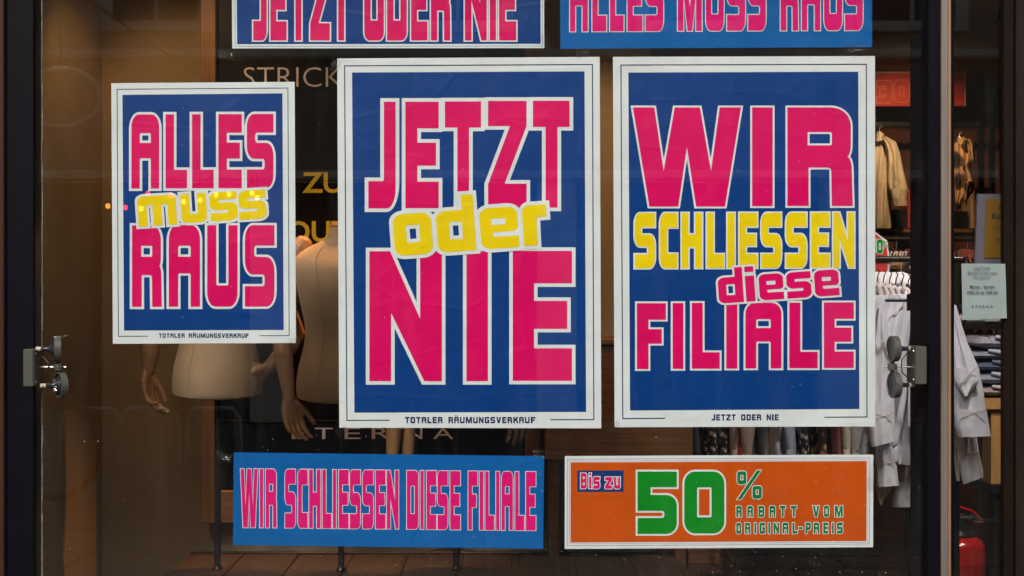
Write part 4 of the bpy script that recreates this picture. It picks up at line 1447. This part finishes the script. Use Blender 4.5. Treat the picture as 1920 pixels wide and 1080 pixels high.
h4 = thing('hanging_shirt', 'white shirt with a buttoned low cuff right of the orange banner', 'shirt', P(1660, 950, 1.25), group='white shirts on the front rail')
panel(MB(), [(760,1636,1668),(830,1640,1673.5),(868,1642,1680)], 1.24, .03, .006, 2, 10).build('sleeve', WSHIRT, h4, smooth=True)
panel(MB(), [(866,1642,1680.5),(880,1644,1682),(912,1646,1685.5)], 1.235, .034, .003, 2, 11, nv=10, ycurve=-3).build('cuff', WSHIRT, h4, smooth=True)
panel(MB(), [(880,1640,1670),(915,1643,1673),(935,1646,1660),(947,1650,1654)], 1.30, .02, .004, 2, 12).build('tail', CSHIRT, h4, smooth=True)
stitch(h4, [(1646,872),(1658,870),(1670,868),(1681,866)], 1.20)
MB().lathe([(.0042, 0), (.0048, .0015), (.0036, .003)], P(1651.5, 873, 1.196), axis='y', n=12).build('button', HANGW, h4)

h5 = thing('hanging_shirt', 'long white shirt tail hanging left of the dark inner post', 'shirt', P(1700, 950, 1.45), group='white shirts on the front rail')
panel(MB(), [(560,1704,1740),(700,1706,1750),(760,1702,1750),(820,1694,1752),(880,1684,1754),(936,1673.5,1756)], 1.45, .04, .008, 3, 14).build('body', WSHIRT, h5, smooth=True)
panel(MB(), [(934,1673.5,1756),(951,1671.5,1757)], 1.445, .044, .008, 3, 14, nv=5).build('hem', WSHIRT, h5, smooth=True)

rodo = MB().tube([P(1660, 563, 1.02), P(1742, 563, 1.02)], .006, 10)
rodo.lathe([(.004, -.03), (.022, -.028), (.022, .028), (.004, .03)], P(1712, 567, 1.02), n=16)
tag(rodo.build('rail_arm', BLACKP, smooth=True), 'black horizontal rail arm crossing the white shirts above the lamp heads', 'rail arm')

# shirts seen edge-on along the rail
edge_specs = [(DSHIRT,0),(PAT1,1),(PAT1,2),(BSHIRT,3),(RSHIRT,4),(BSHIRT,5),(LSHIRT,6),(BSHIRT,7),(DSHIRT,8),(LSHIRT,9),(PAT1,10),(PAT2,11),(RSHIRT,12),(CSHIRT,13),(WSHIRT,14),(WSHIRT,15),(WSHIRT,16),(WSHIRT,17),(WSHIRT,18),(WSHIRT,19)]
names_ = {id(DSHIRT):'charcoal',id(PAT1):'black floral',id(BSHIRT):'beige',id(RSHIRT):'dark red',id(LSHIRT):'pale blue',id(PAT2):'ochre floral',id(CSHIRT):'cream',id(WSHIRT):'white'}
ordn = ['first','second','third','fourth','fifth','sixth','seventh','eighth','ninth','tenth','eleventh','twelfth','thirteenth','fourteenth','fifteenth','sixteenth','seventeenth','eighteenth','nineteenth','twentieth']
cache = {}
for i, (m_, sd) in enumerate(edge_specs):
    if id(m_) not in cache:
        cache[id(m_)] = shirt_mesh_parts(m_, 1.3, 30 + i, cuffs=True, thick=.032, length=.74)
    px = 1318 + i * 19.5
    place_garment(cache[id(m_)], 'hanging_shirt', '%s shirt hanging edge-on, %s from the left on the rail behind the right poster' % (names_[id(m_)], ordn[i]),
                  'shirt', (P(px, 0, 1.5).x, 1.5 + random.uniform(-.01, .01), zr - .012), math.radians(random.uniform(66, 84)), random.uniform(.86, .92), 'shirts hanging on the long rail')

# white hanger shoulders crowding next to the poster edge
for i in range(7):
    px = 1644 + i * 11.5
    c = P(px, 532 + i * 2, 1.32 + i * .012)
    hg = MB()
    hg.tube([c + Vector((-.085, .0, -.055)), c + Vector((-.03, 0, -.012)), c, c + Vector((.012, 0, -.02)), c + Vector((.02, 0, -.06))], [.012, .011, .008, .008, .01], 10)
    hg.tube([c + Vector((0, 0, .004)), c + Vector((.004, 0, .03)), c + Vector((.010, 0, .045)), c + Vector((.002, 0, .055))], .0022, 8, mi=1)
    tag(hg.build('clothes_hanger', [HANGW, BLACKP], smooth=True), 'pale shirt hanger, %s from the right poster edge above the white shirts' % ordn[i], 'hanger', 'pale hangers above the white shirts')

# second rail with wooden crossbar, silver hooks, size discs
r2 = thing('wooden_rail', 'short wooden rail with a row of silver hooks beside the red tag', 'clothes rail', (1.6, 1.95, 0))
a = P(1560, 499, 1.95); b = P(1704, 484, 1.95)
MB().box((a.x, 1.94, a.z), (b.x, 1.965, b.z), bev=.002).build('crossbar', OAKX, r2)
for i in range(10):
    c = P(1647 + i * 5.6, 483, 1.94)
    tl_ = random.uniform(.001, .009)
    MB().tube([c + Vector((0, 0, -.004)), c + Vector((.002, 0, .012)), c + Vector((tl_, 0, .026)), c + Vector((tl_ + .005, 0, .020))], .0020, 6).build('hook', HANGW, r2)
MB().tube([P(1702, 490, 1.96), (P(1702, 490, 1.96).x, 1.96, 0)], .01, 10).build('upright', POLE, r2)
for (px, py, sz, lb) in ((1713, 477, 9, 'upper black size disc marked 38 on the wooden rail end'), (1708, 502, 11, 'lower black size disc on the wooden rail end')):
    c = P(px, py, 1.9)
    dd = thing('size_disc', lb, 'size disc', c)
    k_ = sz * 5.7 / F
    MB().lathe([(k_, -.002), (k_, .002)], c, axis='y', n=20).build('disc', BLACKP, dd)
    text_mesh('lettering', '38', HANGW, (px - 4, py - 3.2, px + 4, py + 3.2), 1.9, dd, yoff=-.0025)

# red price tag 50%
rt = thing('price_tag', 'red octagonal card with green 50 percent at the right poster edge above the shirts', 'sign', P(1650, 480, 1.5))
def poly_px(pts, d, th, name, m, parent):
    k = (D + d) / F
    mb = MB(); n = len(pts)
    fv = [((p[0]-960)*k, d, CZ-(p[1]-540)*k) for p in pts]
    bv = [(v[0], d + th, v[2]) for v in fv]
    mb.add(fv + bv, [tuple(range(n))[::-1], tuple(range(n, 2*n))] + [(i, (i+1) % n, (i+1) % n + n, i + n) for i in range(n)])
    return mb.build(name, m, parent)
poly_px([(1600,437),(1643,436),(1664,452),(1667,478),(1667,506),(1664,521),(1600,524)], 1.502, .003, 'card_edge', PAPER, rt)
poly_px([(1601,440),(1643,439.5),(1661.5,454),(1664.5,478),(1664.5,505),(1662,520),(1601,522)], 1.4985, .003, 'card_face', REDS, rt)
word(rt, [('5',1628,1642,448,474),('0',1644,1655,449,475)], GREEN, PAPER, 1.2, d=1.4975, label='green number 50')
word(rt, [('/',1656,1664,452,465),('o',1656,1659.5,452,458),('o',1660.5,1664,459,465)], GREEN, PAPER, .5, d=1.4975, label='green percent sign')

# yellow banner strip behind
t = MB(); a = P(1712, 735, 1.9); b = P(1722, 588, 1.9)
t.box((a.x, 1.9, a.z - .5), (b.x, 1.91, b.z), bev=.001)
tag(t.build('yellow_strap', YTAPE), 'vertical yellow strap hanging behind the lamp box', 'strap')

# far wall shelf unit with garments and red sign
shelf = thing('wall_shelving', 'black steel wall shelving at the back of the shop with a wooden shelf board', 'shelf', (3.1, 5.9, 0))
def pbox(mb, x0, y0, x1, y1, d, th, bev=.002):
    a = P(x0, y1, d); b = P(x1, y0, d)
    return mb.box((a.x, d, a.z), (b.x, d + th, b.z), bev=bev)
pbox(MB(), 1500, 228, 1838, 237, 5.5, .03).build('shelf_rail', BLACKP, shelf)
pbox(MB(), 1500, 429, 1870, 436, 5.4, .4).build('shelf_board', OAKX, shelf)
pbox(MB(), 1836, 128, 1846, 1040, 5.45, .04).build('upright', BLACKP, shelf)
pbox(MB(), 1857, 132, 1866, 1040, 5.85, .04).build('upright', BLACKP, shelf)
pbox(MB(), 1720, 128, 1732, 1040, 5.45, .04).build('upright', BLACKP, shelf)
pbox(MB(), 1500, 437, 1870, 442, 5.4, .03).build('shelf_edge', BLACKP, shelf)

sg = thing('discount_sign', 'long red sign with 30 percent hanging at the back of the shop', 'sign', P(1700, 200, 5.3))
pbox(MB(), 1560, 135, 1810, 199, 5.3, .02).build('sign_card', REDS, sg)
pbox(MB(), 1560, 134, 1811, 137.5, 5.294, .004, 0).build('sign_edge', CREAMS, sg)
pbox(MB(), 1808.5, 138, 1811, 198, 5.294, .004, 0).build('sign_edge', CREAMS, sg)
SREDL = mat('sign_light_red_outline', (0.60, 0.14, 0.07), rough=.6)
word(sg, [('3',1645,1672,152,192),('0',1678,1704,151,191)], REDS, SREDL, 2.2, d=5.298, label='number 30')
word(sg, [('o',1713,1718,152,162),('/',1714,1727,152,190),('o',1723,1728,178,190)], REDS, SREDL, 1.4, d=5.298, label='percent sign')

cs = thing('hanging_shirt', 'cream shirt lit warm on the back wall above the white shirts', 'shirt', P(1660, 430, 5.2))
panel(MB(), [(262,1640,1668),(275,1636,1676),(300,1630,1680),(360,1630,1672),(428,1632,1671)], 5.2, .06, .02, 3, 21).build('body', CSHIRT, cs, smooth=True)
panel(MB(), [(256,1650,1662),(266,1656,1680),(285,1664,1687),(320,1664,1694),(345,1664,1700),(358,1666,1703)], 5.12, .06, .02, 2, 22).build('sleeve', CSHIRT, cs, smooth=True)
panel(MB(), [(354,1668,1702),(370,1671,1700),(386,1675,1701)], 5.1, .065, .01, 2, 23, nv=8).build('cuff', CSHIRT, cs, smooth=True)
panel(MB(), [(246,1645,1651),(252,1643,1658),(264,1641,1656)], 5.1, .03, .005, 2, 24, nv=8).build('collar', CSHIRT, cs, smooth=True)
MB().tube([P(1649, 249, 5.2), P(1649, 240, 5.2), P(1652, 236, 5.2), P(1654, 239, 5.2)], .004, 8).build('hanger_hook', STEEL, cs)
bs = thing('hanging_blouse', 'brown and black patterned blouse hanging behind the narrow door pane', 'blouse', P(1805, 395, 5.0))
panel(MB(), [(262,1790,1818),(275,1786,1822),(310,1788,1820),(340,1790,1828),(360,1790,1826),(392,1792,1798)], 5.0, .06, .02, 3, 25).build('body', PATB, bs, smooth=True)
panel(MB(), [(260,1810,1820),(268,1812,1826),(306,1819,1829),(309,1822,1828)], 4.93, .04, .012, 2, 26).build('sleeve', PATB, bs, smooth=True)
panel(MB(), [(340,1806,1822),(365,1806,1816),(385,1807,1812)], 4.95, .03, .012, 2, 27).build('tie_end', PATB, bs, smooth=True)
panel(MB(), [(257,1794,1808),(264,1796,1814),(272,1800,1808)], 4.9, .02, .008, 2, 28, nv=8).build('collar', PATB, bs, smooth=True)
MB().tube([P(1799, 262, 5.0), P(1799, 252, 5.0), P(1802, 248, 5.0)], .004, 8).build('hanger_hook', STEEL, bs)
for i, (x0, x1, y0, y1, m_, lb) in enumerate([(1702,1722,356,428,REDS,'red box standing on the back shelf beside the cream shirt'),
                                             (1680,1700,392,428,DSHIRT,'black box on the back shelf under the cream sleeve'),
                                             (1821,1862,352,428,CREAMS,'cream carton with a red stripe on the back shelf'),
                                             (1795,1815,396,428,BLACKP,'small black box on the back shelf under the blouse')]):
    t = thing('storage_box', lb, 'box', P((x0+x1)/2, y1, 5.5), group='boxes on the back shelf')
    pbox(MB(), x0, y0 + 6, x1, y1, 5.5, .2, .004).build('box_body', m_, t)
    pbox(MB(), x0 - .6, y0, x1 + .6, y0 + 6, 5.495, .21, .003).build('lid', REDS if i == 2 else m_, t)

# rows of dark garments with wooden hangers on a middle rail
mr = thing('clothes_rail', 'dark clothes rail full of reddish garments in the middle of the shop', 'clothes rail', (2.2, 3.2, 0))
zr2 = P(0, 448, 3.2).z
MB().tube([(1.2, 3.2, zr2), (3.0, 3.2, zr2)], .013, 12).build('crossbar', POLE, mr)
MB().tube([(1.3, 3.2, 0), (1.3, 3.2, zr2)], .013, 12).build('upright', POLE, mr)
MB().tube([(2.98, 3.2, 0), (2.98, 3.2, zr2)], .013, 12).build('upright', POLE, mr)
REDG = fabric_mat('rust_shirt', (0.20, 0.045, 0.03), var=.3)
BRG = fabric_mat('brown_shirt', (0.10, 0.05, 0.03), var=.3)
sets = [shirt_mesh_parts(REDG, 1.2, 61, cuffs=False, thick=.03), shirt_mesh_parts(BRG, 1.2, 62, cuffs=False, thick=.03), shirt_mesh_parts(PAT2, 1.2, 63, cuffs=False, thick=.03)]
for s_ in sets:
    for k_, (nm, me) in enumerate(s_):
        if nm == 'hanger':
            me.materials[0] = HANGWOOD
nmz = ['rust red', 'dark brown', 'ochre patterned']
for i in range(14):
    place_garment(sets[i % 3], 'hanging_shirt', '%s shirt on a wooden hanger, %s from the left on the middle rail' % (nmz[i % 3], ordn[i]), 'shirt',
                  (1.72 + i * .088, 3.2, zr2 - .012), math.radians(random.uniform(60, 80)), .95, 'dark shirts on the middle rail')

# table with folded shirts
tb = thing('beech_table', 'pale beech table carrying folded shirts behind the narrow door pane', 'table', P(1870, 908, 2.2))
DT = 2.2
pbox(MB(), 1838, 747, 2010, 768, DT, .6).build('table_top', BEECH, tb)
pbox(MB(), 1858.5, 768.5, 1884, 908, DT + .02, .12).build('leg', BEECH, tb)
pbox(MB(), 1858.5, 909, 2010, 925, DT, .6).build('base_rail', BLACKP, tb)
pbox(MB(), 1862, 926, 1880, 1180, DT + .02, .05).build('lower_leg', BLACKP, tb)
zt = P(0, 747, DT).z
hts = [.052, .056, .050, .046, .058]
z0 = zt
descr = ['lowest grey', 'second lowest blue', 'middle navy', 'second highest pale blue', 'topmost dotted']
for i, hh in enumerate(hts):
    cx_ = P(1882 + (6 if i == 4 else random.uniform(-3, 3)), 0, DT).x
    rt_ = thing('folded_shirt', '%s folded shirt in clear wrap on the beech table' % descr[i], 'folded shirt', (cx_, DT + .16, z0), random.uniform(-.08, .08), 'folded shirts stacked on the beech table')
    def fn(u, v, top=True, hh=hh, i=i):
        X = (u - .5) * .26; Y = (v - .5) * .32
        e = (1 - (2*u-1)**8) * (1 - (2*v-1)**8)
        z = hh * (.5 + .45 * e) + .006*noise.noise(Vector((X*22, Y*22, i*3.3)))*e
        return (X, Y, z)
    m_ = [FOLD[3], FOLD[2], FOLD[1], FOLD[2], FOLD[0]][i]
    mb = MB(); mb.grid(fn, 16, 18)
    mb.grid(lambda u, v, f=fn, hh=hh: (f(1-u, v)[0], f(1-u, v)[1], hh*.5 - (f(1-u, v)[2]-hh*.5)*.8), 16, 18)
    local_part('cloth', mb, m_, rt_, True)
    mb = MB(); mb.tube([(-.05,-.15,hh*.96), (0,-.165,hh*.8), (.05,-.15,hh*.96)], [.008,.012,.008], 10)
    local_part('collar', mb, m_, rt_, True)
    mb = MB()
    def fw(u, v, hh=hh, i=i):
        X = (u - .5) * .275; Y = (v - .5) * .335
        e = (1 - (2*u-1)**10) * (1 - (2*v-1)**10)
        n1 = noise.noise(Vector((X*34, Y*34, i*5.1))) + .5*noise.noise(Vector((X*80, Y*80, i)))
        return (X, Y, hh * (.5 + .47 * e) + .0015 + .005*n1*e)
    mb.grid(fw, 26, 30)
    mb.grid(lambda u, v, hh=hh, i=i: ((u-.5)*.27, -.1655 + .004*noise.noise(Vector((u*14, v*6, i*2.2))), hh*(.06+.86*v)), 26, 6)
    local_part('plastic_wrap', mb, PLASTIC, rt_, True)
    z0 += hh
# second shelf pile higher up
sh = thing('wooden_shelf', 'dark shelf with patterned cloth piles behind the opening hours notice', 'shelf', P(1850, 622, 2.4))
pbox(MB(), 1806, 607, 2000, 618, 2.4, .4).build('shelf_board', FRAMEB, sh)
pbox(MB(), 1806, 560, 1812, 607, 2.4, .4).build('shelf_side', FRAMEB, sh)
zt2 = P(0, 607, 2.4).z
for i in range(2):
    r_ = thing('folded_shirt', ['lower', 'upper'][i] + ' purple print folded shirt on the dark shelf behind the notice', 'folded shirt', (P(1860, 0, 2.4).x, 2.56, zt2 + i*.045), 0)
    mb = MB(); mb.box((-.14, -.15, .001), (.14, .15, .043), bev=.014)
    local_part('cloth', mb, [FOLD[0], PAT1][i], r_)
    mb = MB(); mb.box((-.03, -.153, .01), (.03, -.151, .035))
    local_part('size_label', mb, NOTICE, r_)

# ------------------------------------------------------------------ notices on the narrow door
no = thing('opening_hours_notice', 'pale paper notice with opening hours taped to the narrow door glass', 'notice', P(1844, 600))
kz = (D - .027) / D
kq = [(960 + (x_ - 960) * kz, 540 + (y_ - 540) * kz) for x_, y_ in [(1802.5,494),(1884,494.5),(1887.5,596.5),(1804.5,600)]]
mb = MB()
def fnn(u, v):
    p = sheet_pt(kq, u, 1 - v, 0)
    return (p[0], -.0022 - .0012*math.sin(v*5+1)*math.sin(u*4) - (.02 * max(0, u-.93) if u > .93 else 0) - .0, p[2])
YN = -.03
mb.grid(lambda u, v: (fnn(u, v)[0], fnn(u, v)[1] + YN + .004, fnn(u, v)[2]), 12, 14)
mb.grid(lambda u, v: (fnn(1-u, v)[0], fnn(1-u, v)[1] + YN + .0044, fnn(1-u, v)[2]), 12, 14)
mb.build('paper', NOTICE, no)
yt = YN - .003
for s, bx, bo, lb in (('Liebe Kunden', (1826, 499.5, 1857, 505), .0, None), ('Beachten Sie bitte unsere', (1815, 508.5, 1869.5, 514), .0, None), ('Öffnungszeiten:', (1825, 516.5, 1858, 523), .0, None),
                  ('Montag – Samstag', (1819, 534.5, 1865.5, 541.5), .02, None), ('10:00 Uhr bis 19:00 Uhr', (1813.5, 545, 1872, 551), .02, None), ('E T E R N A', (1822.5, 572.5, 1862, 576), .02, None)):
    text_mesh('text_line', s, NOTTX, bx, yt, no, bold=bo)
tp = MB(); a = P(1836, 608, -.03); b = P(1848, 597, -.03)
tp.box((a.x, -.0335, a.z), (b.x, -.0331, b.z)); tp.build('tape_tab', TAPE, no)

nk = thing('collection_poster', 'ochre card in a grey frame reading Neue Kollektion above the opening hours notice', 'poster', P(1860, 497, .35))
poly_px([(1833,363.5),(1930,363.5),(1930,497),(1828,497)], .35, .012, 'frame', GREYF, nk)
poly_px([(1849,373),(1925,373),(1925,484),(1845,484)], .347, .002, 'card', OCHRE, nk)
for s, bx, bo in (('Neue', (1873.5, 384, 1896, 394), .03), ('Kollektion', (1860, 400, 1917, 411), .03), ('Leinen und Baumwolle', (1863.5, 424, 1918, 428), 0), ('-30 %', (1870, 443, 1904, 453), .03)):
    text_mesh('text_line', s, NOTTX, bx, .3455, nk, bold=bo)

# ------------------------------------------------------------------ fire extinguisher
DE = 2.0
ec = P(1799, 0, DE)
ex = thing('fire_extinguisher', 'red fire extinguisher standing on the floor behind the narrow door', 'fire extinguisher', (ec.x, DE, 0))
ks = (D + DE) / F
R_ = 46 * ks
zs = CZ - (1010 - 540) * ks
prof = [(R_*.86, .0), (R_, .012), (R_, zs - .10), (R_*1.012, zs - .095), (R_*1.012, zs - .085), (R_, zs - .08), (R_, zs - .035), (R_*.97, zs - .018), (R_*.88, zs - .004), (R_*.66, zs + .010), (R_*.40, zs + .020), (R_*.36, zs + .024)]
MB().lathe(prof, (ec.x, DE, 0), n=48).build('cylinder', RED, ex, smooth=True)
MB().lathe([(R_*.62, zs + .012), (R_*.66, zs + .022), (R_*.60, zs + .034), (R_*.36, zs + .040), (R_*.30, zs + .07)], (ec.x, DE, 0), n=32).build('valve_collar', BLACKP, ex, smooth=True)
MB().box((ec.x - .035, DE - .022, zs + .06), (ec.x + .055, DE + .022, zs + .095), bev=.008).build('valve', BLACKP, ex)
MB().tube([(ec.x - .05, DE, zs + .125), (ec.x + .0, DE, zs + .128), (ec.x + .05, DE, zs + .112), (ec.x + .082, DE, zs + .086)], [.011, .012, .011, .008], 12, flat=((0, 0, 1), .6)).build('lever', RED, ex, smooth=True)
MB().tube([(ec.x - .06, DE, zs + .085), (ec.x + .0, DE, zs + .10), (ec.x + .05, DE, zs + .085)], [.01, .012, .010], 12, flat=((0, 0, 1), .7)).build('carry_handle', BLACKP, ex, smooth=True)
MB().tube([(ec.x + .052, DE - .01, zs + .078), (ec.x + .092, DE - .012, zs + .075)], .009, 14).build('hose_nut', CHROME, ex, smooth=True)
MB().tube([(ec.x + .09, DE - .012, zs + .075), (ec.x + .15, DE, zs + .07), (ec.x + .17, DE + .01, zs - .02), (ec.x + .125, DE + .01, zs - .2), (ec.x + .115, DE + .01, zs - .36)], .011, 12).build('hose', BLACKP, ex, smooth=True)
mb = MB()
mb.tube([(ec.x + .028, DE - .026, zs + .080), (ec.x + .034, DE - .028, zs + .098), (ec.x + .048, DE - .028, zs + .106), (ec.x + .052, DE - .028, zs + .094), (ec.x + .040, DE - .028, zs + .084)], .0022, 8)
mb.build('safety_pin', CHROME, ex)
def on_cyl(name, s, x0, x1, z0, z1, m, parent):
    o_ = text_mesh(name, s, m, (0, 0, 10, 10), 0, parent)
    me = o_.data
    xs = [v.co.x for v in me.vertices]; zs_ = [v.co.z for v in me.vertices]
    for v in me.vertices:
        u = (v.co.x-min(xs))/(max(xs)-min(xs)); q = (v.co.z-min(zs_))/(max(zs_)-min(zs_))
        X = x0 + (x1-x0)*u
        v.co = Vector((ec.x + X, DE - math.sqrt(max(0, (R_+.001)**2 - X*X)), z0 + (z1-z0)*q))
on_cyl('text_line', 'ABC', .03, .068, zs - .165, zs - .148, mat('dark_red_print', (.12, .0, .0), rough=.4), ex) if False else None

# ------------------------------------------------------------------ ceiling spotlights in the shop
def spot(label, loc, aim, energy, size=60, color=(1.0, .60, .28), blend=.6):
    r = thing('ceiling_spotlight', label, 'spotlight', loc, group='warm ceiling spotlights inside the shop')
    L = Vector(loc); A = Vector(aim); dv = (A - L).normalized()
    MB().tube([L - dv*.05, L + dv*.055], [.03, .036], 18).build('housing', BLACKP, r, smooth=True)
    MB().tube([L + dv*.0555, L + dv*.058], .030, 18).build('bulb', BULBS, r)
    MB().tube([L - dv*.03, Vector((L.x, L.y, 2.9))], .006, 8).build('stem', BLACKP, r)
    l = bpy.data.lights.new('spot_light', 'SPOT')
    l.energy = energy; l.color = color; l.spot_size = math.radians(size); l.spot_blend = blend; l.shadow_soft_size = .03
    o_ = bpy.data.objects.new('spot_light', l)
    o_.location = L + dv*.062
    o_.rotation_euler = dv.to_track_quat('-Z', 'Y').to_euler()
    col.objects.link(o_)
    o_.parent = r
    o_.matrix_parent_inverse = world_of(r).inverted()
    return r
spot('left ceiling spotlight over the left bay wall', (-1.15, .40, 2.72), (-1.0, 1.15, 1.45), 13, 100, (1.0, .58, .25))
spot('ceiling spotlight over the left mannequin', (-.95, .95, 2.72), (-.85, .70, 1.2), 50, 34, (1.0, .50, .18))
spot('ceiling spotlight over the middle mannequin', (-.15, .95, 2.72), (-.62, .68, 1.1), 80, 50, (1.0, .44, .12))
spot('ceiling spotlight over the bay cabinet', (.30, .35, 2.72), (.30, 1.15, 1.6), 22)
spot('added ceiling spotlight standing in for daylight on the white shirts', (1.50, .45, 2.75), (1.48, 1.2, 1.1), 70, 80, (1.0, .93, .90))  # added neutral spot, stands in for daylight reaching the white shirts
spot('ceiling spotlight aimed at the back shelf', (2.3, 4.2, 2.75), (2.5, 5.4, 2.2), 34, 74, (1.0, .62, .32))
spot('added ceiling spotlight brightening the folded shirts and the extinguisher', (1.95, 1.0, 2.75), (2.02, 2.3, .95), 95, 75, (1.0, .80, .62))  # added to brighten the window-facing side of the folded stack and extinguisher
spot('ceiling spotlight over the middle rail', (2.2, 2.5, 2.75), (2.3, 3.2, 1.6), 26, 80, (1.0, .60, .34))

# ------------------------------------------------------------------ street behind the camera, seen mirrored in the glass
FY = -12.0
def R(px, py, path):           # mirrored point: distance path from camera through the glass
    k = path / F
    return Vector(((px - 960) * k, -(path - D), CZ - (py - 540) * k))
bld = thing('opposite_building', 'cream stucco town house across the street mirrored in the glass', 'building', (0, FY, 0))
wal = MB()
wal.box((-14, FY - .4, 4.15), (14, FY, 7.6))
wal.box((-14, FY - .4, 2.8), (14, FY - .05, 4.05))
wal.build('wall', STUCCO, bld)
MB().box((-14, FY - .3, 4.05), (14, FY + .10, 4.15), bev=.02).build('cornice', STONE, bld)
MB().box((-14, FY - .3, 2.70), (14, FY + .16, 2.80), bev=.02).build('ledge', STONE, bld)
MB().box((-14, FY - .6, 0), (14, FY - .3, 2.7)).build('shopfront_wall', SHOPD, bld)
for xx in (-9, -5.9, -2.7, .5, 3.7, 6.9, 10):
    MB().box((xx - .22, FY - .3, 0), (xx + .22, FY + .02, 2.70), bev=.01).build('pillar', STONE, bld)
for xx in (-8.2, -3.96, -.6, 2.0, 4.45, 8.2):
    wf = MB(); w2 = .62
    wf.box((xx - w2, FY, 4.35), (xx + w2, FY + .06, 4.47), bev=.01)
    wf.box((xx - w2, FY, 4.47), (xx - w2 + .14, FY + .06, 6.2), bev=.01)
    wf.box((xx + w2 - .14, FY, 4.47), (xx + w2, FY + .06, 6.2), bev=.01)
    wf.box((xx - w2, FY, 6.2), (xx + w2, FY + .08, 6.35), bev=.01)
    wo = wf.build('window', STONE, bld)
    MB().box((xx - w2 + .14, FY + .004, 4.47), (xx + w2 - .14, FY + .012, 6.2)).build('window_pane', ROOMD, wo)
    MB().box((xx - .025, FY + .013, 4.47), (xx + .025, FY + .04, 6.2)).build('mullion', STONE, wo)
# oval hanging sign
oc = R(113, 183, 11.0)
ov = thing('oval_sign', 'pale oval ring sign mirrored at the upper left of the window', 'sign', (oc.x, oc.y, oc.z))
mb = MB(); rr = [75*11/F, 54*11/F]
mb.tube([(oc.x + rr[0]*math.cos(q*math.tau/40), oc.y, oc.z + rr[1]*math.sin(q*math.tau/40)) for q in range(41)], .020, 8)
mb.build('rim', mat('white_sign_rim', (.9,.88,.82), rough=.5), ov)
mb = MB(); vs = [(oc.x + rr[0]*.97*math.cos(q*math.tau/40), oc.y - .01, oc.z + rr[1]*.97*math.sin(q*math.tau/40)) for q in range(40)]
mb.add(vs + [(v[0], v[1] - .02, v[2]) for v in vs], [tuple(range(40)), tuple(range(40, 80))[::-1]])
mb.build('board', STUCCO, ov)
MB().tube([(oc.x, oc.y, oc.z + rr[1]), (oc.x, oc.y, oc.z + .9), (oc.x, FY + .0, oc.z + .9)], .009, 8).build('bracket', POLE, ov)
# bicycle
def bicycle(c, s=1.0):
    b_ = thing('bicycle', 'dark bicycle parked on the pavement, mirrored in the lower left glass', 'bicycle', (c.x, c.y, 0))
    rw = .34
    for j, cx_ in enumerate((c.x, c.x - 1.05)):
        wmb = MB()
        ring = [(cx_ + rw*math.cos(q*math.tau/48), c.y, rw + .02 + rw*math.sin(q*math.tau/48)) for q in range(49)]
        wh = wmb.tube(ring, .027, 10).build('wheel', RUBBER, b_)
        sp = MB()
        for q in range(20):
            a_ = q*math.tau/20
            sp.tube([(cx_, c.y + .02*(-1)**q, rw + .02), (cx_ + rw*.97*math.cos(a_), c.y, rw + .02 + rw*.97*math.sin(a_))], .0014, 4)
        sp.build('spokes', STEEL, wh)
        mg = MB(); mg.tube([(cx_ + (rw+.05)*math.cos(q), c.y, rw + .02 + (rw+.05)*math.sin(q)) for q in [x_*.15 for x_ in range(2, 20)]], .012, 6); mg.build('mudguard', BIKEP, b_)
    A_ = Vector((c.x, c.y, .36)); Bm = Vector((c.x - .55, c.y, .30)); Rr = Vector((c.x - 1.05, c.y, .36)); Se = Vector((c.x - .70, c.y, .85)); Hd = Vector((c.x - .18, c.y, .88))
    fm = MB()
    for p, q in ((Hd, A_), (Hd, Bm), (Bm, Se), (Bm, Rr), (Se, Rr), (Hd - Vector((0, 0, .05)), Se - Vector((0, 0, .1)))):
        fm.tube([p, q], .015, 8)
    fm.build('bicycle_frame', BIKEP, b_)
    MB().tube([Hd, Hd + Vector((-.04, 0, .18)), Hd + Vector((-.04, -.26, .2)), Hd + Vector((-.18, -.28, .19))], .011, 8).build('handlebar', STEEL, b_)
    MB().capsule([Se + Vector((-.12, 0, .08)), Se + Vector((.0, 0, .08)), Se + Vector((.14, 0, .07))], [.07, .05, .025]).build('saddle', BLACKP, b_)
bc = R(95, 830, 10.0)
bicycle(bc)
# hoops
for i, (px, w_) in enumerate(((280, .26), (400, .24), (170, .26))):
    c = R(px, 870, 12.0)
    hp = MB()
    hp.tube([(c.x - w_, c.y, 0), (c.x - w_ + .02, c.y, .40), (c.x - w_ + .08, c.y, .48), (c.x + w_ - .08, c.y, .48), (c.x + w_ - .02, c.y, .40), (c.x + w_, c.y, 0)], .02, 10)
    tag(hp.build('bike_stand', STEEL, smooth=True), 'low steel bicycle hoop mirrored in the lower left glass, %s of three' % ['middle', 'right', 'left'][i], 'bike stand', 'steel bicycle hoops across the pavement')
# small coloured lamps in the far shop
for i, (px, py, red) in enumerate([(202,386,0),(235,389,1),(277,362,1),(264,391,0),(344,378,0),(375,375,0),(405,365,0),(429,364,0),(472,362,0),(482,370,0),(320,366,1)]):
    c = R(px, py, 15.0)
    g = thing('small_lamp', '%s small lamp glowing in the mirrored street, %s counted from the left edge' % ('red' if red else 'orange', ordn[i]), 'lamp', tuple(c), group='small glowing lamps across the street')
    MB().lathe([(.008, -.03), (.022, -.018), (.026, 0), (.020, .02), (.008, .03)], c, n=12).build('bulb', BULBR if red else BULBO, g, smooth=True)
    MB().tube([c + Vector((0, 0, .03)), (c.x, c.y, 2.72)], .004, 6).build('cord', POLE, g)
    MB().tube([c + Vector((0, 0, .025)), c + Vector((0, 0, .06))], .012, 8).build('socket', BLACKP, g)
